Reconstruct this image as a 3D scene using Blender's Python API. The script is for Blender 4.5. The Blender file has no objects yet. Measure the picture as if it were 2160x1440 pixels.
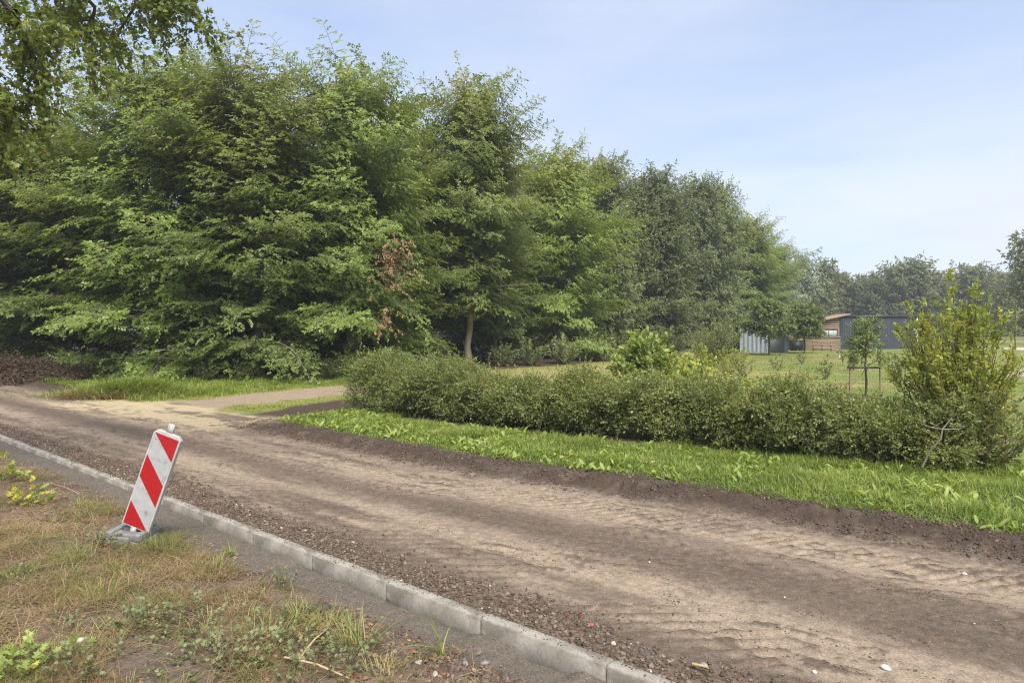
import bpy, math, numpy as np
from mathutils import Vector
R = math.radians
PI = math.pi
rng = np.random.default_rng(7)
C = bpy.context.scene.collection
sc = bpy.context.scene

# ------------------------------------------------------------------ camera, world, sun
HC = 2.0; FPX = 1440.0; VH = 688.0
cd = bpy.data.cameras.new('camera'); cam = bpy.data.objects.new('camera', cd); C.objects.link(cam)
cam.location = (0, 0, HC); cam.rotation_euler = (R(90), 0, 0)
cd.sensor_width = 36; cd.lens = 24; cd.shift_y = -32 / 2160; cd.clip_end = 4000; cd.clip_start = 0.05
sc.camera = cam
SUN_EL, SUN_AZ = R(52), R(163)          # azimuth clockwise from +Y
w = bpy.data.worlds.new('World'); sc.world = w; w.use_nodes = True
nt = w.node_tree; nt.nodes.clear()
sky = nt.nodes.new('ShaderNodeTexSky'); sky.sky_type = 'NISHITA'; sky.sun_disc = False
sky.sun_elevation = SUN_EL; sky.sun_rotation = SUN_AZ; sky.air_density = 0.8; sky.dust_density = 0.6; sky.ozone_density = 2.0
bg = nt.nodes.new('ShaderNodeBackground'); bg.inputs[1].default_value = 0.125
ou = nt.nodes.new('ShaderNodeOutputWorld')
tc = nt.nodes.new('ShaderNodeTexCoord')
sep = nt.nodes.new('ShaderNodeSeparateXYZ'); nt.links.new(tc.outputs['Generated'], sep.inputs[0])
mp = nt.nodes.new('ShaderNodeMapping'); mp.inputs['Scale'].default_value = (1.0, 1.0, 3.2); mp.inputs['Location'].default_value = (0.35, 0.2, 0.0)
nt.links.new(tc.outputs['Generated'], mp.inputs[0])
nz = nt.nodes.new('ShaderNodeTexNoise'); nz.inputs['Scale'].default_value = 1.9; nz.inputs['Detail'].default_value = 6; nz.inputs['Roughness'].default_value = .5
nt.links.new(mp.outputs[0], nz.inputs['Vector'])
cr = nt.nodes.new('ShaderNodeMapRange'); cr.inputs[1].default_value = .42; cr.inputs[2].default_value = .72; cr.clamp = True
nt.links.new(nz.outputs[0], cr.inputs[0])
el = nt.nodes.new('ShaderNodeMapRange'); el.inputs[1].default_value = 0.0; el.inputs[2].default_value = .30; el.inputs[3].default_value = 1.0; el.inputs[4].default_value = 0.42
nt.links.new(sep.outputs[2], el.inputs[0])
mu = nt.nodes.new('ShaderNodeMath'); mu.operation = 'MULTIPLY'; nt.links.new(cr.outputs[0], mu.inputs[0]); nt.links.new(el.outputs[0], mu.inputs[1])
hz = nt.nodes.new('ShaderNodeMapRange'); hz.inputs[1].default_value = -0.02; hz.inputs[2].default_value = .40; hz.inputs[3].default_value = .85; hz.inputs[4].default_value = 0.45
nt.links.new(sep.outputs[2], hz.inputs[0])
mx_ = nt.nodes.new('ShaderNodeMath'); mx_.operation = 'ADD'; mx_.use_clamp = True
nt.links.new(mu.outputs[0], mx_.inputs[0]); nt.links.new(hz.outputs[0], mx_.inputs[1])
cm = nt.nodes.new('ShaderNodeMix'); cm.data_type = 'RGBA'
cm.inputs[7].default_value = (2.75, 3.1, 3.85, 1)
nt.links.new(mx_.outputs[0], cm.inputs[0]); nt.links.new(sky.outputs[0], cm.inputs[6])
mp2 = nt.nodes.new('ShaderNodeMapping'); mp2.inputs['Scale'].default_value = (1.0, 1.0, 5.0); mp2.inputs['Location'].default_value = (1.7, .4, .3)
nt.links.new(tc.outputs['Generated'], mp2.inputs[0])
nz2 = nt.nodes.new('ShaderNodeTexNoise'); nz2.inputs['Scale'].default_value = 2.2; nz2.inputs['Detail'].default_value = 7; nz2.inputs['Roughness'].default_value = .5
nt.links.new(mp2.outputs[0], nz2.inputs['Vector'])
c2 = nt.nodes.new('ShaderNodeMapRange'); c2.inputs[1].default_value = .36; c2.inputs[2].default_value = .58; c2.clamp = True; nt.links.new(nz2.outputs[0], c2.inputs[0])
e2 = nt.nodes.new('ShaderNodeMapRange'); e2.inputs[1].default_value = .10; e2.inputs[2].default_value = .32; e2.inputs[3].default_value = .85; e2.inputs[4].default_value = .12; nt.links.new(sep.outputs[2], e2.inputs[0])
m2 = nt.nodes.new('ShaderNodeMath'); m2.operation = 'MULTIPLY'; nt.links.new(c2.outputs[0], m2.inputs[0]); nt.links.new(e2.outputs[0], m2.inputs[1])
cm2 = nt.nodes.new('ShaderNodeMix'); cm2.data_type = 'RGBA'; cm2.inputs[7].default_value = (3.55, 3.7, 3.95, 1)
nt.links.new(m2.outputs[0], cm2.inputs[0]); nt.links.new(cm.outputs[2], cm2.inputs[6])
nt.links.new(cm2.outputs[2], bg.inputs[0]); nt.links.new(bg.outputs[0], ou.inputs[0])
sd = bpy.data.lights.new('sun', 'SUN'); sd.energy = 3.5; sd.angle = R(30); sd.color = (1, .93, .82)
so = bpy.data.objects.new('sun', sd); C.objects.link(so)
dv = Vector((math.sin(SUN_AZ) * math.cos(SUN_EL), math.cos(SUN_AZ) * math.cos(SUN_EL), math.sin(SUN_EL)))
so.rotation_euler = dv.to_track_quat('Z', 'Y').to_euler(); so.location = (0, 0, 40)
sc.view_settings.view_transform = 'Standard'; sc.view_settings.look = 'None'
sc.view_settings.gamma = 1; sc.view_settings.exposure = 1.08
sc.cycles.use_denoising = True; sc.cycles.denoising_prefilter = 'NONE'; sc.cycles.denoising_input_passes = 'RGB_ALBEDO_NORMAL'; sc.cycles.pixel_filter_type = 'BLACKMAN_HARRIS'; sc.cycles.filter_width = 1.2
sc.cycles.max_bounces = 6; sc.cycles.diffuse_bounces = 4; sc.cycles.glossy_bounces = 2
sc.cycles.transmission_bounces = 4; sc.cycles.transparent_max_bounces = 4; sc.cycles.volume_bounces = 0
sc.cycles.caustics_reflective = False; sc.cycles.caustics_refractive = False

# ------------------------------------------------------------------ noise and local road frame
_tabs = {}
def vn(x, y, sc_, seed=0):
    if seed not in _tabs: _tabs[seed] = np.random.default_rng(1000 + seed).random((256, 256))
    T = _tabs[seed]
    x = np.asarray(x, float) / sc_ + 517.3; y = np.asarray(y, float) / sc_ + 311.7
    xi = np.floor(x).astype(int); yi = np.floor(y).astype(int); fx = x - xi; fy = y - yi
    fx = fx * fx * (3 - 2 * fx); fy = fy * fy * (3 - 2 * fy)
    a = T[xi & 255, yi & 255]; b = T[(xi + 1) & 255, yi & 255]; c = T[xi & 255, (yi + 1) & 255]; d = T[(xi + 1) & 255, (yi + 1) & 255]
    return (a * (1 - fx) + b * fx) * (1 - fy) + (c * (1 - fx) + d * fx) * fy
def fbm(x, y, sc_, seed=0, oct=4):
    v = 0; a = 1; tt = 0
    for i in range(oct):
        v = v + a * vn(x, y, sc_ / 2 ** i, seed * 7 + i); tt += a; a *= .55
    return v / tt
def ss(a, b, x):
    t = np.clip((np.asarray(x, float) - a) / (b - a), 0, 1); return t * t * (3 - 2 * t)
P0 = np.array([-.91, 5.36]); DS = np.array([.763, -.647]); DN = np.array([.647, .763])
def st(x, y):
    dx = np.asarray(x, float) - P0[0]; dy = np.asarray(y, float) - P0[1]
    return dx * DS[0] + dy * DS[1], dx * DN[0] + dy * DN[1]
def xy(s, t):
    return P0[0] + s * DS[0] + t * DN[0], P0[1] + s * DS[1] + t * DN[1]
def at(u, Y): return (u - 1080) / FPX * Y
def zat(v, Y): return HC + (VH - v) / FPX * Y
def pdist(x, y, pts):                                   # distance to a polyline
    d = np.full(np.shape(x), 1e9)
    for (ax, ay), (bx, by) in zip(pts[:-1], pts[1:]):
        vx, vy = bx - ax, by - ay
        k = np.clip(((x - ax) * vx + (y - ay) * vy) / (vx * vx + vy * vy), 0, 1)
        d = np.minimum(d, np.hypot(x - ax - k * vx, y - ay - k * vy))
    return d
TRACK = [(-10.3, 15.3), (-8.3, 17.3), (-6.4, 19.4), (-4.6, 21.6), (-1.5, 25), (3, 30.5), (7, 35.5), (13, 46), (22, 62)]
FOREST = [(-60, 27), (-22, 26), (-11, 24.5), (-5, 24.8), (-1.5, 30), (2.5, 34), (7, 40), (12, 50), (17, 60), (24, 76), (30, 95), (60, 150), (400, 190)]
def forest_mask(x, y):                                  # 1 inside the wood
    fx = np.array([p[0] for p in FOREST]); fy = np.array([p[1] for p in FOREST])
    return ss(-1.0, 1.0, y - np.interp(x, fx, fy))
def junction(s): return ss(-19.5, -16.5, s) * (1 - ss(-10.0, -8.3, s))
def tp_(s, t): return t - np.interp(s, [-9, -6, -2.6, 0, 4], [3.8, 3.75, 3.72, 4.0, 4.2]) + 4.45
def te_(s): return np.interp(s, [-9, -6, -2.6, 0, 4], [3.8, 3.75, 3.72, 4.0, 4.2])
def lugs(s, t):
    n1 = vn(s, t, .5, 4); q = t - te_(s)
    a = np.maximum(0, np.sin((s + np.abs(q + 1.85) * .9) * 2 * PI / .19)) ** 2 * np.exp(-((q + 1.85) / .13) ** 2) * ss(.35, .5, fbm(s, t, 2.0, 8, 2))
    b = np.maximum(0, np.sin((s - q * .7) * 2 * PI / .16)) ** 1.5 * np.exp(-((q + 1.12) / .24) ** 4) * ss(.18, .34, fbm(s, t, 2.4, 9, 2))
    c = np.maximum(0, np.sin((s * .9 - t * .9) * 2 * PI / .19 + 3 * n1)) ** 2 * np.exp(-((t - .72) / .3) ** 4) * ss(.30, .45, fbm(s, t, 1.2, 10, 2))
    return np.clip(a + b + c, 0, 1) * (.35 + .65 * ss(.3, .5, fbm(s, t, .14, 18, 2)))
def scars(s, t):
    o = 0
    for an, seed, th in ((.30, 31, .60), (-.12, 33, .62)):
        u = s * math.cos(an) + t * math.sin(an); v = -s * math.sin(an) + t * math.cos(an) + .12 * (vn(s, t, .4, seed + 9) - .5)
        o = np.maximum(o, ss(th, th + .07, fbm(u * .16, v, .075, seed, 3)) * ss(.48, .62, fbm(s, t, 1.0, seed + 5, 2) + .05 * ss(0, 4, s)))
    return o * ss(.35, .5, fbm(s, t, .05, 19, 2)) * ((t > .2) & (t < 3.8))
def Z(x, y):
    x = np.asarray(x, float); y = np.asarray(y, float)
    s, t = st(x, y)
    j = junction(s); tq = tp_(s, t)
    wob = (fbm(s, t * 0, .8, 3) - .5) * .25
    bank = .115 * ss(3.95, 4.38, tq + wob) * (1 - j) + .05 * ss(5, 9, t) * j
    rough = (fbm(x, y, .12, 5, 3) - .5) * .07 * ss(3.6, 3.85, tq) * (1 - ss(4.5, 4.9, tq)) * (1 - j * .7)
    base = np.where(t > 0, bank + rough + (fbm(x, y, 2.0, 1) - .5) * .05 * ss(4.5, 8, t), 0)
    # road surface
    rd = (t > 0) & (t < 4.6)
    rut = -.018 * np.exp(-((t - .95) / .35) ** 2) - .018 * np.exp(-((t - 2.85) / .35) ** 2) + .012 * np.exp(-((t - 1.7) / .3) ** 2)
    lug = .027 * lugs(s, t) + .013 * scars(s, t)
    br = (fbm(s * .35, t * 1.3, .10, 6, 4) - .5) * .02 + (fbm(s, t, .035, 16, 2) - .5) * .008
    base = base + np.where(rd, rut + lug + br, 0) * (1 - ss(3.7, 4.0, tq))
    # near side: trench of bedding sand beside the kerb, then the rough verge
    dep = .085 * ss(-6, .5, s) + .045
    edge = .42 + .16 * (fbm(s, s * 0, .9, 11, 2) - .5) * 2
    lump = ss(-6, 0, s) * .06 * ss(.45, .8, vn(s, s * 0, .42, 12)) * np.exp(-((t + .10) / .16) ** 2)
    q = -t
    tr = -dep * (1 - ss(edge - .2, edge + .35, q)) + lump
    ver = .05 * ss(.7, 1.6, q) + (fbm(x, y, .6, 13) - .5) * .10 * ss(.5, 1.2, q) + (fbm(x, y, .08, 14, 3) - .5) * .028
    return np.where(t <= 0, tr + ver, base)

# ------------------------------------------------------------------ mesh and material helpers
def mesh_np(name, V, F, mat=None, attrs=None, smooth=False, vcol=None, parent=None, mat2=None, midx=None):
    me = bpy.data.meshes.new(name); V = np.asarray(V, np.float32); F = np.asarray(F, np.int32)
    n, k = F.shape
    me.vertices.add(len(V)); me.vertices.foreach_set('co', V.ravel())
    me.loops.add(n * k); me.loops.foreach_set('vertex_index', F.ravel())
    me.polygons.add(n); me.polygons.foreach_set('loop_start', np.arange(0, n * k, k, dtype=np.int32))
    me.polygons.foreach_set('loop_total', np.full(n, k, np.int32))
    if smooth: me.polygons.foreach_set('use_smooth', np.ones(n, bool))
    me.update(calc_edges=True)
    for an, (dom, val) in (attrs or {}).items():
        a = me.attributes.new(an, 'FLOAT', dom); a.data.foreach_set('value', np.asarray(val, np.float32))
    if vcol is not None:
        a = me.color_attributes.new('Col', 'FLOAT_COLOR', 'POINT')
        a.data.foreach_set('color', np.concatenate([vcol, np.ones((len(vcol), 1))], 1).astype(np.float32).ravel())
    if mat: me.materials.append(mat)
    o = bpy.data.objects.new(name, me); C.objects.link(o)
    if parent: o.parent = parent
    return o
def tag(o, label=None, cat=None, group=None, kind=None):
    if label: o['label'] = label
    if cat: o['category'] = cat
    if group: o['group'] = group
    if kind: o['kind'] = kind
    return o
def thing(name, label, cat, loc=(0, 0, 0), rz=0, group=None):
    o = bpy.data.objects.new(name, None); C.objects.link(o); o.location = loc; o.rotation_euler = (0, 0, rz)
    return tag(o, label, cat, group)
def copy_tree(o, parent=None):
    c = o.copy(); C.objects.link(c); c.parent = parent
    for k in list(o.children): copy_tree(k, c)
    return c
def nodes(name):
    m = bpy.data.materials.new(name); m.use_nodes = True; t = m.node_tree
    return m, t, t.nodes['Principled BSDF']
def mixc(t, a, b, fac=None, blend='MIX'):
    n = t.nodes.new('ShaderNodeMix'); n.data_type = 'RGBA'; n.blend_type = blend
    for i, v in ((6, a), (7, b)):
        if isinstance(v, (tuple, list)): n.inputs[i].default_value = tuple(v)[:3] + (1,)
        else: t.links.new(v, n.inputs[i])
    if isinstance(fac, (int, float)): n.inputs[0].default_value = fac
    elif fac is not None: t.links.new(fac, n.inputs[0])
    return n.outputs[2]
def attr(t, name, vec=False):
    n = t.nodes.new('ShaderNodeAttribute'); n.attribute_name = name
    return n.outputs['Color' if vec else 'Fac']
def noise(t, s, detail=4, rough=.55, dist=0, coord='Object', scale=None):
    tcn = t.nodes.new('ShaderNodeTexCoord'); n = t.nodes.new('ShaderNodeTexNoise')
    n.inputs['Scale'].default_value = s; n.inputs['Detail'].default_value = detail; n.inputs['Roughness'].default_value = rough; n.inputs['Distortion'].default_value = dist
    src = tcn.outputs[coord]
    if scale:
        m = t.nodes.new('ShaderNodeMapping'); m.inputs['Scale'].default_value = scale; t.links.new(src, m.inputs[0]); src = m.outputs[0]
    t.links.new(src, n.inputs['Vector']); return n.outputs[0]
def ramp(t, fac, stops):
    n = t.nodes.new('ShaderNodeValToRGB'); t.links.new(fac, n.inputs[0]); e = n.color_ramp.elements
    while len(e) < len(stops): e.new(.5)
    for k, (p, c) in enumerate(stops): e[k].position = p; e[k].color = tuple(c)[:3] + (1,)
    return n.outputs[0]
def bump(t, bsdf, h, strength=.5, dist=.01):
    b = t.nodes.new('ShaderNodeBump'); b.inputs['Strength'].default_value = strength; b.inputs['Distance'].default_value = dist
    t.links.new(h, b.inputs['Height']); t.links.new(b.outputs[0], bsdf.inputs['Normal'])
def leaf_mat(name, c0, c1, c2, yel=(.30, .26, .03), tr=.3, rough=.5, spec=.35, var=.25):
    m, t, b = nodes(name)
    col = ramp(t, attr(t, 'rnd'), [(0, c0), (.5, c1), (1, c2)])
    oi = t.nodes.new('ShaderNodeObjectInfo')
    hs = t.nodes.new('ShaderNodeHueSaturation'); t.links.new(col, hs.inputs['Color'])
    mr = t.nodes.new('ShaderNodeMapRange'); mr.inputs[3].default_value = 1 - var; mr.inputs[4].default_value = 1 + var
    t.links.new(oi.outputs['Random'], mr.inputs[0]); t.links.new(mr.outputs[0], hs.inputs['Value'])
    col = mixc(t, hs.outputs[0], yel, attr(t, 'tone'))
    t.links.new(col, b.inputs['Base Color']); b.inputs['Roughness'].default_value = rough; b.inputs['Specular IOR Level'].default_value = spec
    tl = t.nodes.new('ShaderNodeBsdfTranslucent')
    tcol = mixc(t, col, (1.25, 1.15, .55), 1.0, 'MULTIPLY'); t.links.new(tcol, tl.inputs[0])
    mxs = t.nodes.new('ShaderNodeMixShader'); mxs.inputs[0].default_value = tr
    t.links.new(b.outputs[0], mxs.inputs[1]); t.links.new(tl.outputs[0], mxs.inputs[2])
    t.links.new(mxs.outputs[0], t.nodes['Material Output'].inputs[0]); return m
def plain(name, c, rough=.6, c2=None, ns=20, metal=0, bmp=0, bscale=60, spec=.5, scale=None):
    m, t, b = nodes(name); b.inputs['Roughness'].default_value = rough; b.inputs['Metallic'].default_value = metal; b.inputs['Specular IOR Level'].default_value = spec
    c2 = c2 or tuple(v * .7 for v in c)
    f = noise(t, ns, 5, .6, scale=scale)
    t.links.new(ramp(t, f, [(.3, c2), (.7, c)]), b.inputs['Base Color'])
    if bmp: bump(t, b, noise(t, bscale, 4, scale=scale), bmp, .004)
    return m
def ground_mat(name, fine=90, amt=.45, bd=.006, rough=.95):
    m, t, b = nodes(name); b.inputs['Roughness'].default_value = rough; b.inputs['Specular IOR Level'].default_value = .15
    c = attr(t, 'Col', True)
    f = ramp(t, noise(t, fine, 6, .7), [(.25, (1 - amt,) * 3), (.5, (1, 1, 1)), (.75, (1 + amt * .8,) * 3)])
    c = mixc(t, c, f, 1.0, 'MULTIPLY')
    f2 = ramp(t, noise(t, fine * .22, 5, .65), [(.3, (.78, .76, .74)), (.7, (1.15, 1.15, 1.14))])
    c = mixc(t, c, f2, 1.0, 'MULTIPLY')
    t.links.new(c, b.inputs['Base Color']); bump(t, b, noise(t, fine * .8, 6, .7), .8, bd); return m
def bark(name, c, c2): return plain(name, c, .9, c2, 6, 0, .8, 25, .2, (1, 1, .25))

def norm(v): return v / np.maximum(np.linalg.norm(v, axis=-1, keepdims=True), 1e-9)
DIAMOND = np.array([[0, 0, 0], [.42, .5, .06], [1, 0, -.06], [.42, -.5, .06]]); DIAF = np.array([[0, 1, 2, 3]])
OVAL = np.array([[0, 0, 0], [.25, .42, .05], [.65, .42, .05], [1, 0, -.1], [.65, -.42, .05], [.25, -.42, .05]]); OVALF = np.array([[0, 1, 2, 3], [0, 3, 4, 5]])
LOBED = np.array([[0, 0, 0], [.12, .18, .02], [.2, .62, .06], [.42, .28, .02], [.66, .55, .05], [.72, .16, 0], [1.05, 0, -.1], [.72, -.16, 0], [.66, -.55, .05], [.42, -.28, .02], [.2, -.62, .06], [.12, -.18, .02]])
LOBEDF = np.array([[0, 1, 2, 3], [0, 3, 4, 5], [0, 5, 6, 7], [0, 7, 8, 9], [0, 9, 10, 11]])
def leaves(p, a, n, L, W, tmpl=DIAMOND, tf=DIAF):
    """p,a,n (M,3): base point, axis, normal"""
    a = norm(a); b = norm(np.cross(n, a)); n = np.cross(a, b)
    k = len(tmpl); M = len(p)
    V = p[:, None] + a[:, None] * (tmpl[None, :, 0:1] * L[:, None, None]) + b[:, None] * (tmpl[None, :, 1:2] * W[:, None, None]) + n[:, None] * (tmpl[None, :, 2:3] * L[:, None, None])
    F = (np.arange(M)[:, None, None] * k + tf[None]).reshape(-1, tf.shape[1])
    return V.reshape(-1, 3), F
UP = np.array([0, 0, 1.0])
def sprigs(P, D, N, L, n, ll, lw, r, spread=55, nj=.35, droop=.2, ldroop=.25, tmpl=DIAMOND, tf=DIAF, tone=None, rs=None):
    M = len(P); D = norm(D); N = norm(N + nj * .5 * r.normal(size=(M, 3)))
    S = norm(np.cross(N, D))
    k = ((np.arange(n) + .6) / n)[None, :] + r.uniform(-.3, .3, (M, n)) / n
    p = P[:, None] + D[:, None] * (L[:, None] * k)[..., None]; p[..., 2] -= droop * L[:, None] * k ** 2
    side = np.where(np.arange(n) % 2 == 0, 1., -1.)[None, :] * np.ones((M, 1))
    ang = np.radians(spread) * (1.1 - .6 * k) * r.uniform(.7, 1.3, (M, n))
    a = D[:, None] * np.cos(ang)[..., None] + S[:, None] * (side * np.sin(ang))[..., None]
    a = a + r.normal(size=(M, n, 3)) * .18; a[..., 2] -= ldroop * r.uniform(.3, 1.7, (M, n))
    nn = N[:, None] + nj * r.normal(size=(M, n, 3))
    s_ = r.uniform(.65, 1.15, (M, n)) * (1 if np.isscalar(ll) else 1)
    V, F = leaves(p.reshape(-1, 3), a.reshape(-1, 3), nn.reshape(-1, 3), (s_ * ll).ravel(), (s_ * lw).ravel(), tmpl, tf)
    rr = r.random(M) if rs is None else rs
    rnd = np.clip(.55 * rr[:, None] + .45 * r.random((M, n)), 0, 1)
    tn = np.zeros((M, n)) if tone is None else np.clip(tone[:, None] * r.uniform(.3, 1.3, (M, n)), 0, 1)
    q = len(tf)
    return V, F, np.repeat(rnd.ravel(), q), np.repeat(tn.ravel(), q)
def tubes(A, B, ra, rb, k=3):
    """straight prisms A->B, batch"""
    M = len(A); d = norm(B - A); u = norm(np.cross(d, np.array([.31, .17, .93]) + 0 * d)); v = np.cross(d, u)
    th = np.arange(k) * 2 * PI / k
    ring = u[:, None] * np.cos(th)[None, :, None] + v[:, None] * np.sin(th)[None, :, None]
    ra = np.broadcast_to(ra, (M,))[:, None, None]; rb = np.broadcast_to(rb, (M,))[:, None, None]
    V = np.concatenate([A[:, None] + ring * ra, B[:, None] + ring * rb], 1)
    i = np.arange(k); j = (i + 1) % k
    q = np.stack([i, j, j + k, i + k], 1)
    return V.reshape(-1, 3), (np.arange(M)[:, None, None] * 2 * k + q[None]).reshape(-1, 4)
def polytube(pts, rad, k=6):
    pts = np.asarray(pts, float); n = len(pts); rad = np.broadcast_to(rad, (n,))
    d = np.gradient(pts, axis=0); d = norm(d); u = norm(np.cross(d, np.array([.31, .93, .17]) + 0 * d)); v = np.cross(d, u)
    th = np.arange(k) * 2 * PI / k
    V = pts[:, None] + (u[:, None] * np.cos(th)[None, :, None] + v[:, None] * np.sin(th)[None, :, None]) * rad[:, None, None]
    i = np.arange(k); j = (i + 1) % k
    q = np.stack([i, j, j + k, i + k], 1)
    F = (np.arange(n - 1)[:, None, None] * k + q[None]).reshape(-1, 4)
    return V.reshape(-1, 3), F
class Acc:
    def __init__(s): s.V = []; s.F = []; s.n = 0; s.R = []; s.T = []
    def add(s, V, F, r=None, t=None):
        s.V.append(V); s.F.append(np.asarray(F) + s.n); s.n += len(V)
        if r is not None: s.R.append(r); s.T.append(t)
    def build(s, name, mat, parent=None, smooth=False):
        at_ = {}
        if s.R: at_ = {'rnd': ('FACE', np.concatenate(s.R)), 'tone': ('FACE', np.concatenate(s.T))}
        return mesh_np(name, np.concatenate(s.V), np.concatenate(s.F), mat, at_, smooth, parent=parent)
def box(acc, x0, x1, y0, y1, z0, z1):
    V = np.array([[x, y, z] for z in (z0, z1) for y in (y0, y1) for x in (x0, x1)], float)
    acc.add(V, [[0, 2, 3, 1], [4, 5, 7, 6], [0, 1, 5, 4], [2, 6, 7, 3], [0, 4, 6, 2], [1, 3, 7, 5]])
def bar(acc, a, b, ra, rb=None, k=6):
    V, F = tubes(np.array([a], float), np.array([b], float), ra, rb if rb is not None else ra, k); acc.add(V, F)

def blades(P, h, w_, r, lean=.5, curl=.6, az=None):
    M = len(P); az = r.uniform(0, 2 * PI, M) if az is None else az
    d = np.stack([np.cos(az), np.sin(az), 0 * az], 1); b = np.stack([-np.sin(az), np.cos(az), 0 * az], 1)
    fa = r.uniform(0, 2 * PI, M); b = norm(b + .0 * b) * np.cos(fa)[:, None] * .4 + b
    b = norm(b); l = lean * r.uniform(.2, 1.2, M); c = curl * r.uniform(.2, 1.4, M)
    lv = [(0, 1.0), (.4, .9), (.75, .6), (1.0, .08)]
    vs = []
    for k, ww in lv:
        hor = l * k + c * k * k * .8
        ver = k * (1 - .25 * l) - .45 * c * k ** 2.4
        cpt = P + d * (hor * h)[:, None] + UP * (ver * h)[:, None]
        vs += [cpt - b * (w_ * ww * .5)[:, None], cpt + b * (w_ * ww * .5)[:, None]]
    V = np.stack(vs, 1).reshape(-1, 3)
    q = np.array([[0, 1, 3, 2], [2, 3, 5, 4], [4, 5, 7, 6]])
    return V, (np.arange(M)[:, None, None] * 8 + q[None]).reshape(-1, 4)
# stones
def ico(sub):
    import bmesh
    bm = bmesh.new(); bmesh.ops.create_icosphere(bm, subdivisions=sub, radius=1)
    V = np.array([v.co[:] for v in bm.verts]); F = np.array([[v.index for v in f.verts] for f in bm.faces]); bm.free(); return V, F
ICO1, ICO2 = ico(1), ico(2)
def stones(P, size, r, base=ICO1, flat=.7, rough=.22):
    V0, F0 = base; k = len(V0); M = len(P)
    q = norm(r.normal(size=(M, 4))); a, b, c, d = q.T
    Rm = np.stack([1 - 2 * (c * c + d * d), 2 * (b * c - a * d), 2 * (b * d + a * c), 2 * (b * c + a * d), 1 - 2 * (b * b + d * d), 2 * (c * d - a * b), 2 * (b * d - a * c), 2 * (c * d + a * b), 1 - 2 * (b * b + c * c)], 1).reshape(M, 3, 3)
    X = V0[None] * (1 + rough * r.normal(size=(M, k, 1))) * r.uniform(.6, 1.15, (M, 1, 3))
    X = np.einsum('mij,mkj->mki', Rm, X); X[..., 2] *= flat
    V = P[:, None] + X * size[:, None, None] * .5
    F = (np.arange(M)[:, None, None] * k + F0[None]).reshape(-1, 3)
    return V.reshape(-1, 3), F, np.repeat(r.random(M), len(F0))

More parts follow.
